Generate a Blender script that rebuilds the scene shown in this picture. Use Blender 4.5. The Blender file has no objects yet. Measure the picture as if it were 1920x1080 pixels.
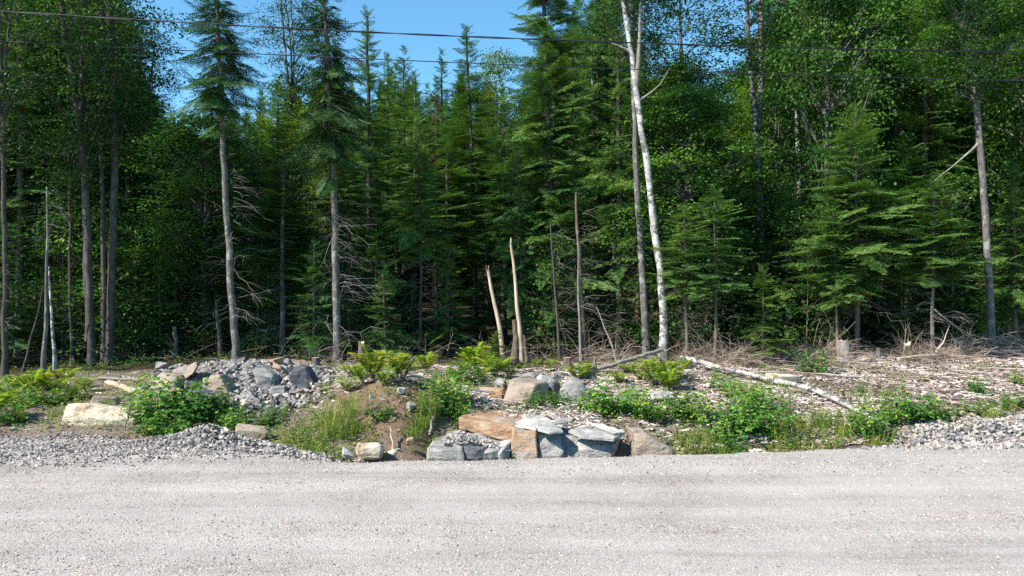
import bpy, bmesh, math, random
import numpy as np
from mathutils import Vector

# ------------------------------------------------------------------ camera, sky, sun, exposure
SC = bpy.context.scene
COL = SC.collection
CAMH, F = 2.2, 1400.0            # camera height (m), focal length in photo pixels (1920 wide)
cam = bpy.data.cameras.new('camera'); cam.lens = 26.25; cam.sensor_width = 36
cam.clip_end = 3000; cam.clip_start = 0.05
co = bpy.data.objects.new('camera', cam); COL.objects.link(co)
co.location = (0, 0, CAMH); co.rotation_euler = (math.radians(90), 0, 0)
SC.camera = co
SUN = Vector((-0.72, -0.43, 0.78)).normalized()          # towards the sun
EL = math.asin(SUN.z); AZ = math.atan2(SUN.x, SUN.y)
w = bpy.data.worlds.new('World'); SC.world = w; w.use_nodes = True
nt = w.node_tree; nt.nodes.clear()
sk = nt.nodes.new('ShaderNodeTexSky'); sk.sky_type = 'NISHITA'; sk.sun_disc = False
sk.sun_elevation = EL; sk.sun_rotation = AZ; sk.air_density = 1.0; sk.dust_density = 0.3; sk.ozone_density = 1.5; sk.altitude = 2500
bg = nt.nodes.new('ShaderNodeBackground'); bg.inputs[1].default_value = 0.12
wo = nt.nodes.new('ShaderNodeOutputWorld')
tn = nt.nodes.new('ShaderNodeMix'); tn.data_type = 'RGBA'; tn.blend_type = 'MULTIPLY'; tn.inputs[0].default_value = 1
tn.inputs[7].default_value = (.74, 1.20, 1.20, 1); nt.links.new(sk.outputs[0], tn.inputs[6]); nt.links.new(tn.outputs[2], bg.inputs[0]); nt.links.new(bg.outputs[0], wo.inputs[0])
sl = bpy.data.lights.new('sun', 'SUN'); sl.energy = 5.0; sl.angle = math.radians(0.5); sl.color = (1, 0.93, 0.84)
so = bpy.data.objects.new('sun', sl); COL.objects.link(so)
so.rotation_euler = SUN.to_track_quat('Z', 'Y').to_euler()
SC.view_settings.view_transform = 'Standard'; SC.view_settings.look = 'None'
SC.view_settings.exposure = 0.95; SC.view_settings.gamma = 1
cy = SC.cycles
cy.max_bounces = 5; cy.diffuse_bounces = 3; cy.glossy_bounces = 1; cy.transmission_bounces = 3
cy.use_denoising = False
try: cy.denoising_prefilter = 'ACCURATE'
except Exception: pass
cy.caustics_reflective = cy.caustics_refractive = False

R = np.random.default_rng(7)
random.seed(7)

# ------------------------------------------------------------------ mesh helpers
class MB:
    def __init__(s): s.v = []; s.f = []; s.t = []; s.m = []; s.n = 0
    def add(s, v, f, tint=0.5, mat=0):
        v = np.asarray(v, float).reshape(-1, 3); f = np.asarray(f, int)
        if len(v) == 0: return
        s.v.append(v); s.f.append(f + s.n); s.m.append(np.full(len(f), mat, int))
        s.t.append(np.broadcast_to(np.asarray(tint, float), (len(v),)).copy()); s.n += len(v)
    def mesh(s, name, mats, smooth=False):
        me = bpy.data.meshes.new(name)
        v = np.concatenate(s.v); t = np.concatenate(s.t)
        li = np.concatenate([f.ravel() for f in s.f]); k = np.concatenate([np.full(len(f), f.shape[1]) for f in s.f])
        me.vertices.add(len(v)); me.vertices.foreach_set('co', v.ravel())
        me.loops.add(len(li)); me.loops.foreach_set('vertex_index', li)
        me.polygons.add(len(k)); me.polygons.foreach_set('loop_start', np.concatenate([[0], np.cumsum(k)[:-1]]))
        for m in (mats if isinstance(mats, (list, tuple)) else [mats]): me.materials.append(m)
        me.polygons.foreach_set('material_index', np.concatenate(s.m))
        me.update(calc_edges=True)
        me.polygons.foreach_set('use_smooth', np.full(len(k), bool(smooth)))
        a = me.attributes.new('tint', 'FLOAT', 'POINT'); a.data.foreach_set('value', t)
        return me

def link(name, me, parent=None, loc=None, rot=None, scale=None, kind=None):
    o = bpy.data.objects.new(name, me); COL.objects.link(o)
    if parent: o.parent = parent
    if loc is not None: o.location = loc
    if rot is not None: o.rotation_euler = rot
    if scale is not None: o.scale = scale
    if kind: o['kind'] = kind
    if name in ('dead_branches', 'branches', 'limbs'): o['kind'] = 'stuff'
    return o
def tag(o, label, cat, group=None):
    o['label'] = label; o['category'] = cat
    if group: o['group'] = group
    return o
def thing(name, loc, label, cat, group=None, rotz=0):
    o = link(name, None, None, loc, (0, 0, rotz)); o.empty_display_size = 0.3
    return tag(o, label, cat, group)

def nrm(a): return a / np.maximum(np.linalg.norm(a, axis=-1, keepdims=True), 1e-9)
def elems(P, D, S, L, W, at=0.45):
    """leaf-like rhombi: base P, direction D, side vector S"""
    L = np.asarray(L)[:, None]; W = np.asarray(W)[:, None]
    v = np.stack([P, P + D * L * at + S * W / 2, P + D * L, P + D * L * at - S * W / 2], 1).reshape(-1, 3)
    return v, np.arange(len(P) * 4).reshape(-1, 4)
def tube(path, rad, k=6, cap=True, rough=0.0, rng=R):
    path = np.asarray(path, float); n = len(path); rad = np.broadcast_to(rad, (n,))
    d = nrm(np.gradient(path, axis=0)); ref = np.array([0.31, 0.95, 0.05])
    a = nrm(np.cross(d, ref)); b = np.cross(d, a)
    th = np.arange(k) * 2 * math.pi / k
    rr = rad[:, None] * (1 + rough * rng.standard_normal((n, k)))
    v = path[:, None] + rr[..., None] * (np.cos(th)[None, :, None] * a[:, None] + np.sin(th)[None, :, None] * b[:, None])
    i, j = np.meshgrid(np.arange(n - 1), np.arange(k), indexing='ij'); j2 = (j + 1) % k
    f = np.stack([i * k + j, i * k + j2, (i + 1) * k + j2, (i + 1) * k + j], -1).reshape(-1, 4)
    return v.reshape(-1, 3), f
def smooth_path(pts, n):
    pts = np.asarray(pts, float); s = np.concatenate([[0], np.cumsum(np.linalg.norm(np.diff(pts, axis=0), axis=1))])
    u = np.linspace(0, s[-1], n)
    out = np.stack([np.interp(u, s, pts[:, c]) for c in range(3)], 1)
    for _ in range(2): out[1:-1] = (out[:-2] + 2 * out[1:-1] + out[2:]) / 4
    return out
def vnoise(x, y, seed=0):
    x = np.asarray(x, float); y = np.asarray(y, float)
    xi = np.floor(x).astype(np.int64); yi = np.floor(y).astype(np.int64); xf = x - xi; yf = y - yi
    def h(a, b):
        n = (a * 374761393 + b * 668265263 + seed * 974711) & 0x7fffffff
        n = ((n ^ (n >> 13)) * 1274126177) & 0x7fffffff
        return ((n ^ (n >> 16)) & 0xffff) / 65535.0
    u = xf * xf * (3 - 2 * xf); v = yf * yf * (3 - 2 * yf)
    return (h(xi, yi) * (1 - u) + h(xi + 1, yi) * u) * (1 - v) + (h(xi, yi + 1) * (1 - u) + h(xi + 1, yi + 1) * u) * v
def fbm(x, y, seed=0, o=4):
    s = 0; a = 0.5
    for i in range(o):
        s = s + a * (vnoise(x, y, seed + i) - 0.5); x = x * 2.03 + 5.1; y = y * 2.03 + 1.7; a /= 2
    return s

# ------------------------------------------------------------------ terrain function
EDGE = [(-900, 11.6), (0, 11.2), (270, 11.0), (420, 10.3), (640, 9.65), (960, 9.7), (1180, 9.93), (1450, 10.2), (1700, 10.6), (1920, 11.2), (2900, 11.8)]
EPX = np.array([e[0] for e in EDGE], float); EY = np.array([e[1] for e in EDGE])
COLS = [  # photo column -> (Y, z)
 (-900, [(11, -.05), (12, .02), (14, .15), (17, .15), (24, .3), (40, 1.5), (70, 5)]),
 (0,    [(10.9, -.06), (12, .02), (14, .15), (17, .13), (24, .3), (40, 1.5), (70, 5)]),
 (230,  [(10.9, -.06), (11.6, .05), (12.6, .12), (14, .20), (17, .20), (24, .3), (40, 1.2), (70, 4)]),
 (330,  [(10.6, -.06), (11.4, .0), (12.5, .22), (14, .40), (15.2, .50), (16.5, .25), (24, .3), (40, 1.2), (70, 4)]),
 (470,  [(10.2, -.12), (11.4, -.05), (12.4, .12), (14, .5), (15.2, .62), (16.5, .35), (24, .3), (40, 1.2), (70, 3)]),
 (590,  [(9.6, -.15), (10.0, -.2), (10.8, -.05), (12.0, .15), (14, .38), (15.5, .45), (18, .25), (24, .25), (40, 1), (70, 2.5)]),
 (650,  [(9.5, -.15), (9.9, -.3), (10.5, -.02), (11.2, .38), (12.2, .56), (15, .46), (18, .25), (24, .2), (40, 1), (70, 2)]),
 (740,  [(9.5, -.15), (9.9, -.4), (10.4, -.05), (11.1, .50), (12.0, .78), (13, .58), (15, .48), (18, .28), (24, .2), (40, 1), (70, 2)]),
 (840,  [(9.5, -.15), (9.9, -.5), (10.7, -.3), (11.3, .25), (12.3, .45), (15, .45), (18, .3), (24, .2), (40, 1), (70, 2)]),
 (960,  [(9.5, -.15), (9.9, -.5), (11.2, .1), (11.8, .22), (12.6, .24), (14, .35), (18, .28), (24, .2), (40, 1), (70, 3)]),
 (1150, [(9.7, -.15), (10.1, -.5), (10.9, .0), (11.6, .2), (13, .32), (15, .40), (19, .3), (24, .3), (40, 2), (70, 5)]),
 (1300, [(9.8, -.15), (10.2, -.4), (10.8, -.1), (11.6, .2), (13, .32), (15, .40), (19, .36), (24, .5), (40, 3), (70, 8)]),
 (1480, [(10.0, -.15), (10.4, -.35), (10.9, -.1), (11.6, .17), (13, .30), (15, .40), (19, .42), (24, .7), (40, 4), (70, 11)]),
 (1640, [(10.3, -.1), (10.7, -.12), (11.6, .10), (13, .25), (15, .38), (19, .52), (24, .8), (40, 4.5), (70, 12)]),
 (1920, [(10.9, -.06), (11.5, .02), (12.4, .12), (15, .36), (19, .60), (24, .9), (40, 5), (70, 13)]),
 (2900, [(11, -.06), (11.8, .02), (12.6, .12), (15, .36), (19, .60), (24, .9), (40, 5), (70, 13)])]
YS = np.concatenate([np.arange(8, 24, 0.05), np.arange(24, 90, 0.5)])
TAB = np.stack([np.interp(YS, [p[0] for p in c[1]], [p[1] for p in c[1]]) for c in COLS], 0)
KX = np.array([c[0] for c in COLS], float)
def T(x, y, rough=True):
    x = np.asarray(x, float); y = np.asarray(y, float)
    ys = np.clip(y, 8.0, 89.0); px = np.clip(960 + F * x / np.maximum(ys, 1), -900, 2900)
    i = np.clip(np.searchsorted(KX, px) - 1, 0, len(KX) - 2)
    t = (px - KX[i]) / (KX[i + 1] - KX[i]); t = t * t * (3 - 2 * t)
    j = np.clip(np.searchsorted(YS, ys) - 1, 0, len(YS) - 2); u = (ys - YS[j]) / (YS[j + 1] - YS[j])
    za = TAB[i, j] * (1 - u) + TAB[i, j + 1] * u; zb = TAB[i + 1, j] * (1 - u) + TAB[i + 1, j + 1] * u
    z = za * (1 - t) + zb * t
    z = np.where(y < 9.4, -0.15, z)
    if rough:
        k = np.clip((y - 9.8) / 1.5, 0, 1)
        z = z + k * (fbm(x * 0.9, y * 0.9, 3) * 0.20 + fbm(x * 4, y * 4, 9, 3) * 0.08)
    return z
def edgeY(x):                                # far road edge for world x
    x = np.asarray(x, float); y = np.full_like(x, 10.2)
    for _ in range(6): y = np.interp(960 + F * x / y, EPX, EY)
    return y
def PX(px, py, Y): return np.array([(px - 960) / F * Y, Y, CAMH - (py - 540) / F * Y])
def hit(px, py, y0=9.8, y1=40):
    ys = np.arange(y0, y1, 0.04); x = (px - 960) / F * ys
    d = CAMH - (py - 540) / F * ys - T(x, ys)
    k = np.where(d <= 0)[0]
    Y = ys[k[0]] if len(k) else y1
    return np.array([(px - 960) / F * Y, Y, float(T((px - 960) / F * Y, Y))])
def ground(x, y): return np.array([x, y, float(T(x, y))])

# ------------------------------------------------------------------ materials
def mat(name, rough=0.9, spec=0.2):
    m = bpy.data.materials.new(name); m.use_nodes = True; n = m.node_tree
    b = n.nodes['Principled BSDF']; b.inputs['Roughness'].default_value = rough; b.inputs['Specular IOR Level'].default_value = spec
    return m, n, b
def N(n, t, **k):
    x = n.nodes.new(t)
    for a, v in k.items():
        if hasattr(x, a): setattr(x, a, v)
        else: x.inputs[a.replace('_', ' ')].default_value = v
    return x
def ramp(n, fac, stops, interp='LINEAR'):
    r = n.nodes.new('ShaderNodeValToRGB'); e = r.color_ramp; e.interpolation = interp
    while len(e.elements) < len(stops): e.elements.new(0.5)
    for i, (p, c) in enumerate(stops):
        e.elements[i].position = p; e.elements[i].color = (*c, 1) if len(c) == 3 else c
    n.links.new(fac, r.inputs[0]); return r.outputs[0]
def math_(n, op, a, b):
    m = n.nodes.new('ShaderNodeMath'); m.operation = op
    for i, v in enumerate((a, b)):
        if isinstance(v, (int, float)): m.inputs[i].default_value = v
        else: n.links.new(v, m.inputs[i])
    return m.outputs[0]
def mixc(n, fac, a, b, mode='MIX'):
    m = n.nodes.new('ShaderNodeMix'); m.data_type = 'RGBA'; m.blend_type = mode
    for s, v in ((m.inputs[0], fac), (m.inputs[6], a), (m.inputs[7], b)):
        if isinstance(v, (int, float)): s.default_value = v
        elif isinstance(v, tuple): s.default_value = (*v, 1)
        else: n.links.new(v, s)
    return m.outputs[2]
def coords(n, scale=(1, 1, 1), world=False):
    if world: c = n.nodes.new('ShaderNodeNewGeometry').outputs['Position']
    else: c = n.nodes.new('ShaderNodeTexCoord').outputs['Object']
    mp = n.nodes.new('ShaderNodeMapping'); mp.inputs['Scale'].default_value = scale
    n.links.new(c, mp.inputs['Vector']); return mp.outputs[0]
def noise(n, vec, scale, detail=4, rough=0.6):
    x = N(n, 'ShaderNodeTexNoise', Scale=scale, Detail=detail, Roughness=rough); n.links.new(vec, x.inputs['Vector']); return x.outputs['Fac']
def attr(n, a='tint'):
    x = n.nodes.new('ShaderNodeAttribute'); x.attribute_name = a; return x.outputs['Fac']
def bump(n, b, h, strength=0.5, dist=0.02):
    x = n.nodes.new('ShaderNodeBump'); x.inputs['Strength'].default_value = strength; x.inputs['Distance'].default_value = dist
    n.links.new(h, x.inputs['Height']); n.links.new(x.outputs[0], b.inputs['Normal'])

def leaf_mat(name, stops, trans=0.3, rough=0.55, objvar=.35, spec=.18, tcol=(1.0, 1.25, 0.45)):
    m, n, b = mat(name, rough, spec)
    oi = n.nodes.new('ShaderNodeObjectInfo').outputs['Random']
    f = math_(n, 'ADD', attr(n), math_(n, 'MULTIPLY', math_(n, 'SUBTRACT', oi, 0.5), objvar))
    c = ramp(n, f, stops); n.links.new(c, b.inputs['Base Color'])
    t = n.nodes.new('ShaderNodeBsdfTranslucent')
    n.links.new(mixc(n, 1.0, c, tcol, 'MULTIPLY'), t.inputs[0])
    x = n.nodes.new('ShaderNodeMixShader'); x.inputs[0].default_value = trans
    n.links.new(b.outputs[0], x.inputs[1]); n.links.new(t.outputs[0], x.inputs[2])
    n.links.new(x.outputs[0], n.nodes['Material Output'].inputs[0]); return m
M = {}
M['fir'] = leaf_mat('fir_needles', [(0, (.022, .060, .022)), (.35, (.046, .122, .036)), (.7, (.10, .205, .045)), (1, (.23, .31, .06))], .26)
M['firlight'] = leaf_mat('light_fir_needles', [(0, (.035, .085, .022)), (.5, (.06, .14, .03)), (1, (.16, .22, .04))], .3)
M['spruce'] = leaf_mat('spruce_needles', [(0, (.016, .045, .012)), (.5, (.034, .092, .020)), (1, (.07, .15, .032))], .2)
M['brownfir'] = leaf_mat('rusty_needles', [(0, (.10, .045, .02)), (1, (.20, .095, .05))], .2)
M['leaf'] = leaf_mat('maple_leaves', [(0, (.020, .058, .014)), (.4, (.048, .122, .024)), (.8, (.11, .215, .036)), (1, (.24, .33, .06))], .38, tcol=(1.1, 1.35, .3))
M['leafdark'] = leaf_mat('dark_leaves', [(0, (.018, .048, .014)), (.6, (.040, .098, .022)), (1, (.10, .18, .035))], .3)
M['leafyellow'] = leaf_mat('yellow_green_leaves', [(0, (.05, .11, .015)), (.5, (.10, .18, .02)), (1, (.24, .30, .03))], .42, tcol=(1.2, 1.3, .2))
M['raspberry'] = leaf_mat('raspberry_leaves', [(0, (.035, .10, .022)), (.5, (.075, .20, .035)), (.9, (.15, .30, .05)), (1, (.36, .42, .07))], .3, objvar=.55)
M['fern'] = leaf_mat('fern_fronds', [(0, (.12, .25, .02)), (.5, (.26, .38, .03)), (.85, (.44, .46, .04)), (1, (.42, .30, .05))], .35, objvar=.3, tcol=(1.1, 1.1, .3))
M['grass'] = leaf_mat('grass_blades', [(0, (.08, .17, .02)), (.5, (.16, .27, .04)), (.8, (.32, .34, .07)), (1, (.45, .36, .16))], .3)
M['weed'] = leaf_mat('weed_leaves', [(0, (.05, .14, .03)), (.5, (.11, .24, .04)), (1, (.26, .34, .05))], .3)
M['coarse'] = leaf_mat('ground_leaves', [(0, (.05, .13, .02)), (.6, (.13, .24, .03)), (.9, (.30, .32, .05)), (1, (.36, .22, .07))], .3)

def bark(name, a, b_, scale=(1, 1, .35), sc=14, bstr=.8, patches=None):
    m, n, b = mat(name, .9, .15); v = coords(n, scale)
    f = noise(n, v, sc, 6, .65); c = ramp(n, f, [(.30, a), (.68, b_)])
    if patches:
        p = noise(n, coords(n, (1, 1, .8)), 3.5, 3); c = mixc(n, ramp(n, p, [(.55, (0, 0, 0)), (.62, (1, 1, 1))]), c, patches)
    n.links.new(c, b.inputs['Base Color']); bump(n, b, f, bstr, .03); return m
M['bark_grey'] = bark('grey_bark', (.055, .05, .046), (.19, .175, .16), patches=(.25, .245, .225))
M['bark_dark'] = bark('dark_bark', (.035, .03, .027), (.12, .105, .09))
M['bark_brown'] = bark('brown_bark', (.07, .05, .04), (.21, .16, .12))
M['deadwood'] = bark('weathered_wood', (.13, .115, .10), (.32, .285, .25), (1, 1, .2), 20, .5)
M['barewood'] = bark('debarked_wood', (.30, .20, .13), (.62, .50, .38), (1, 1, .15), 12, .5)
M['twig'] = bark('dead_twigs', (.09, .08, .07), (.21, .19, .17), (1, 1, 1), 6, .1)
M['brush'] = bark('dry_brush_twigs', (.17, .12, .09), (.36, .29, .24), (1, 1, 1), 6, .1)
M['stem'] = bark('green_stem', (.10, .13, .04), (.18, .15, .06), (1, 1, 1), 6, .1)
M['cutwood'] = bark('sawn_wood', (.42, .34, .25), (.62, .52, .40), (1, 1, 1), 30, .2)
def birch():
    m, n, b = mat('birch_bark', .7, .25)
    big = noise(n, coords(n, (1, 1, .9)), 5.0, 5, .7); fine = noise(n, coords(n, (1, 1, 7)), 8, 4, .7)
    d = math_(n, 'MAXIMUM', ramp(n, big, [(.50, (0, 0, 0)), (.57, (1, 1, 1))]), ramp(n, fine, [(.56, (0, 0, 0)), (.62, (1, 1, 1))]))
    base = ramp(n, noise(n, coords(n), 3, 3), [(.38, (.24, .225, .21)), (.52, (.46, .44, .41)), (.68, (.70, .68, .64))])
    c = mixc(n, d, base, (.10, .09, .085)); n.links.new(c, b.inputs['Base Color']); bump(n, b, big, .6, .02); return m
M['birch'] = birch()
M['birchlog'] = bark('pale_birch_log', (.30, .28, .26), (.80, .78, .74), (1, 1, 1), 4, .3)

def rock_mat(name, stops, strata=0.4, speck=True, world=False):
    m, n, b = mat(name, .85, .25)
    oi = n.nodes.new('ShaderNodeObjectInfo').outputs['Random']; off = n.nodes.new('ShaderNodeVectorMath'); off.operation = 'ADD'
    cb = n.nodes.new('ShaderNodeCombineXYZ'); s = math_(n, 'MULTIPLY', oi, 50.0)
    for i in range(3): n.links.new(s, cb.inputs[i])
    n.links.new(coords(n, world=world), off.inputs[0]); n.links.new(cb.outputs[0], off.inputs[1]); v = off.outputs[0]
    f = noise(n, v, 3.2, 7, .62)
    st = n.nodes.new('ShaderNodeMapping'); st.inputs['Scale'].default_value = (1.6, 1.6, 6); st.inputs['Rotation'].default_value = (.3, .25, 0); n.links.new(v, st.inputs['Vector'])
    f2 = noise(n, st.outputs[0], 2.5, 5, .6)
    ff = math_(n, 'ADD', math_(n, 'MULTIPLY', f, 1 - strata), math_(n, 'MULTIPLY', f2, strata))
    c = ramp(n, ff, stops)
    g = noise(n, v, 45, 4, .7); c = mixc(n, .35, c, ramp(n, g, [(.3, (.45, .45, .46)), (.55, (1, 1, 1)), (.75, (1.25, 1.22, 1.2))]), 'MULTIPLY')
    n.links.new(c, b.inputs['Base Color'])
    bump(n, b, math_(n, 'ADD', math_(n, 'ADD', f, f2), math_(n, 'MULTIPLY', g, .35)), .9, .06); return m
M['rock_grey'] = rock_mat('grey_rock', [(.32, (.07, .07, .075)), (.43, (.22, .215, .205)), (.54, (.33, .31, .28)), (.66, (.46, .45, .44))])
M['rock_dark'] = rock_mat('dark_blue_rock', [(.32, (.035, .037, .042)), (.5, (.11, .112, .12)), (.68, (.28, .275, .27))])
M['rock_tan'] = rock_mat('tan_rock', [(.32, (.10, .09, .08)), (.43, (.24, .21, .18)), (.52, (.36, .275, .20)), (.6, (.33, .29, .25)), (.7, (.45, .40, .34))], .15)
M['rock_orange'] = rock_mat('rusty_rock', [(.32, (.16, .15, .15)), (.43, (.32, .19, .11)), (.54, (.42, .29, .185)), (.62, (.36, .32, .28)), (.72, (.46, .43, .38))], .12)
M['rock_cream'] = rock_mat('cream_rock', [(.34, (.16, .11, .075)), (.42, (.38, .29, .20)), (.5, (.56, .48, .36)), (.7, (.66, .59, .47))], .4)
M['rock_white'] = rock_mat('white_rock', [(.35, (.20, .19, .18)), (.45, (.40, .38, .35)), (.55, (.54, .51, .46)), (.7, (.64, .61, .56))])  # white stones; on the ledge plates it paints the sunlit top

def stone_mix(name, bright=1.0):
    m, n, b = mat(name, .85, .25)
    k = lambda r_, g_, b_: (r_ * bright * 1.04, g_ * bright, b_ * bright * .95)
    c = ramp(n, attr(n), [(0, k(.09, .09, .10)), (.2, k(.21, .21, .22)), (.42, k(.33, .32, .32)), (.64, k(.43, .41, .40)), (.78, k(.50, .42, .37)), (.9, k(.62, .60, .57)), (1, k(.50, .36, .27))])
    g = noise(n, coords(n, world=True), 60, 4, .7)
    c = mixc(n, .5, c, ramp(n, g, [(.35, (.6, .6, .6)), (.65, (1.2, 1.2, 1.2))]), 'MULTIPLY')
    n.links.new(c, b.inputs['Base Color']); bump(n, b, g, .5, .01); return m
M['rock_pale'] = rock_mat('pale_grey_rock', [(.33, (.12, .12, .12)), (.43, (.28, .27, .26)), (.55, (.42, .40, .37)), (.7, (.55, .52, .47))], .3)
M['stones'] = stone_mix('crushed_stone', .82); M['roadstones'] = stone_mix('road_stone', 1.0)
def chip_mat():
    m, n, b = mat('wood_chip', .9, .1)
    c = ramp(n, attr(n), [(0, (.10, .07, .058)), (.3, (.28, .215, .185)), (.65, (.46, .38, .335)), (1, (.68, .61, .55))])
    n.links.new(c, b.inputs['Base Color']); return m
M['chips'] = chip_mat()

def road_mat():
    m, n, b = mat('gravel_road', .92, .15); v = coords(n, world=True)
    def vor(scale, vec=v):
        x = N(n, 'ShaderNodeTexVoronoi', Scale=scale); n.links.new(vec, x.inputs['Vector']); return x
    a, c2 = vor(58), vor(120)
    sep = n.nodes.new('ShaderNodeSeparateColor'); n.links.new(a.outputs['Color'], sep.inputs[0])
    sep2 = n.nodes.new('ShaderNodeSeparateColor'); n.links.new(c2.outputs['Color'], sep2.inputs[0])
    stops = [(0, (.09, .083, .08)), (.10, (.19, .175, .165)), (.26, (.29, .268, .248)), (.62, (.38, .352, .325)), (.8, (.45, .415, .38)), (.9, (.40, .29, .235)), (1, (.70, .675, .64))]
    ca = ramp(n, sep.outputs[0], stops); cb = ramp(n, sep2.outputs[0], stops)
    big = noise(n, coords(n, (.05, 1.0, 1), world=True), 1.7, 4, .55)      # long wheel-worn streaks along the road
    blot = noise(n, v, .9, 4, .6)
    w_ = ramp(n, math_(n, 'ADD', math_(n, 'MULTIPLY', big, .7), math_(n, 'MULTIPLY', blot, .3)), [(.42, (1, 1, 1)), (.54, (0, 0, 0))])
    col = mixc(n, math_(n, 'MULTIPLY', w_, .8), cb, ca)
    col = mixc(n, math_(n, 'SUBTRACT', .46, math_(n, 'MULTIPLY', w_, .38)), col, (.405, .385, .365))
    col = mixc(n, .8, col, ramp(n, blot, [(.32, (.88, .86, .85)), (.5, (.99, .98, .97)), (.68, (1.08, 1.07, 1.06))]), 'MULTIPLY')
    trk = noise(n, coords(n, (.05, 1.0, 1), world=True), 1.9, 5, .62)
    col = mixc(n, .9, col, ramp(n, trk, [(.34, (.74, .725, .71)), (.48, (.92, .91, .90)), (.64, (1.05, 1.035, 1.02))]), 'MULTIPLY')
    n.links.new(col, b.inputs['Base Color'])
    h = math_(n, 'ADD', math_(n, 'MULTIPLY', a.outputs['Distance'], -1.0), math_(n, 'MULTIPLY', c2.outputs['Distance'], -.4))
    bump(n, b, h, .55, .010); return m
M['road'] = road_mat()
def ground_mat():
    m, n, b = mat('forest_ground', .95, .1); v = coords(n, world=True)
    f = noise(n, v, 6, 7, .7); g = noise(n, coords(n, (3, .9, 1), world=True), 14, 6, .75)
    litter = ramp(n, g, [(.3, (.09, .065, .05)), (.5, (.23, .18, .145)), (.62, (.38, .32, .275)), (.75, (.54, .48, .42))])
    dirt = ramp(n, f, [(.3, (.13, .085, .055)), (.7, (.29, .20, .14))])
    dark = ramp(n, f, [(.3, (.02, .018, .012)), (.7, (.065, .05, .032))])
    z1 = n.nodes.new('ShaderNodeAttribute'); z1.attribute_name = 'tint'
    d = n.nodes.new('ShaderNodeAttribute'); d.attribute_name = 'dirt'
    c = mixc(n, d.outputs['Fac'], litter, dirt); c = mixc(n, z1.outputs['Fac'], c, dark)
    n.links.new(c, b.inputs['Base Color']); bump(n, b, math_(n, 'ADD', f, g), .9, .06); return m
M['ground'] = ground_mat()

# ------------------------------------------------------------------ terrain and road
def grid_mesh(xs, ys, zf):
    X, Y = np.meshgrid(xs, ys); Z = zf(X, Y); nx, ny = len(xs), len(ys)
    v = np.stack([X, Y, Z], -1).reshape(-1, 3)
    i, j = np.meshgrid(np.arange(ny - 1), np.arange(nx - 1), indexing='ij')
    f = np.stack([i * nx + j, i * nx + j + 1, (i + 1) * nx + j + 1, (i + 1) * nx + j], -1).reshape(-1, 4)
    return v, f
def dirtmask(x, y):
    px = 960 + F * x / np.maximum(y, 1)
    a = np.exp(-((px - 730) / 95) ** 2) * np.exp(-((y - 11.6) / 1.0) ** 2)
    c = np.exp(-((px - 1420) / 200) ** 2) * np.exp(-((y - 10.5) / .5) ** 2)
    return np.clip(2.2 * (a + c) + fbm(x * 3, y * 3, 21) * .6, 0, 1)
xs = np.concatenate([np.linspace(-400, -22, 24), np.arange(-21.6, 21.7, 0.11), np.linspace(22, 400, 24)])
ys = np.concatenate([np.linspace(-300, 8.8, 14), np.arange(9.0, 19, 0.07), np.arange(19, 40, 0.4), np.linspace(40, 90, 26), np.linspace(110, 600, 8)])
v, f = grid_mesh(xs, ys, lambda X, Y: T(X, Y))
mb = MB(); mb.add(v, f, 0)
me = mb.mesh('ground', M['ground'], True)
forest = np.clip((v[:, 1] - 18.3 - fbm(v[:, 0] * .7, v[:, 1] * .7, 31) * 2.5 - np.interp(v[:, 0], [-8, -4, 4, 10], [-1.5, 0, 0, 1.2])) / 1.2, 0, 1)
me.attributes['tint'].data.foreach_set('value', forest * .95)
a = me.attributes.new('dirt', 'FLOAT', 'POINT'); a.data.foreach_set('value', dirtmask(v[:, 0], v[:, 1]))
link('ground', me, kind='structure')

xs = np.concatenate([np.linspace(-300, -16, 20), np.arange(-15.9, 16, 0.12), np.linspace(16.2, 300, 20)])
tt = np.concatenate([np.linspace(0, .55, 10), np.linspace(.58, 1, 90)])
X = np.repeat(xs[None], len(tt), 0); E = edgeY(xs) + fbm(xs * 2.2, xs * 0, 5) * .25
Yg = -5 + (E + 5)[None] * tt[:, None]
Zg = fbm(X * .5, Yg * 1.5, 41) * .05 + fbm(X * 6, Yg * 6, 43, 3) * .012
Zg = Zg - np.clip((Yg - (E[None] - .18)) / .18, 0, 1) ** 2 * .10
ext = np.stack([X[-1], Yg[-1] + .10, Zg[-1] - .35], -1)
ny, nx = X.shape
v = np.concatenate([np.stack([X, Yg, Zg], -1).reshape(-1, 3), ext])
i, j = np.meshgrid(np.arange(ny), np.arange(nx - 1), indexing='ij')
f = np.stack([i * nx + j, i * nx + j + 1, (i + 1) * nx + j + 1, (i + 1) * nx + j], -1).reshape(-1, 4)
mb = MB(); mb.add(v, f); link('road', mb.mesh('road', M['road'], True), kind='structure')
def roadZ(x, y):
    e = edgeY(x) + fbm(x * 2.2, x * 0, 5) * .25
    z = fbm(x * .5, y * 1.5, 41) * .05 + fbm(x * 6, y * 6, 43, 3) * .012 - np.clip((y - (e - .18)) / .18, 0, 1) ** 2 * .10
    return np.where(y < e, z, T(x, y))

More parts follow.
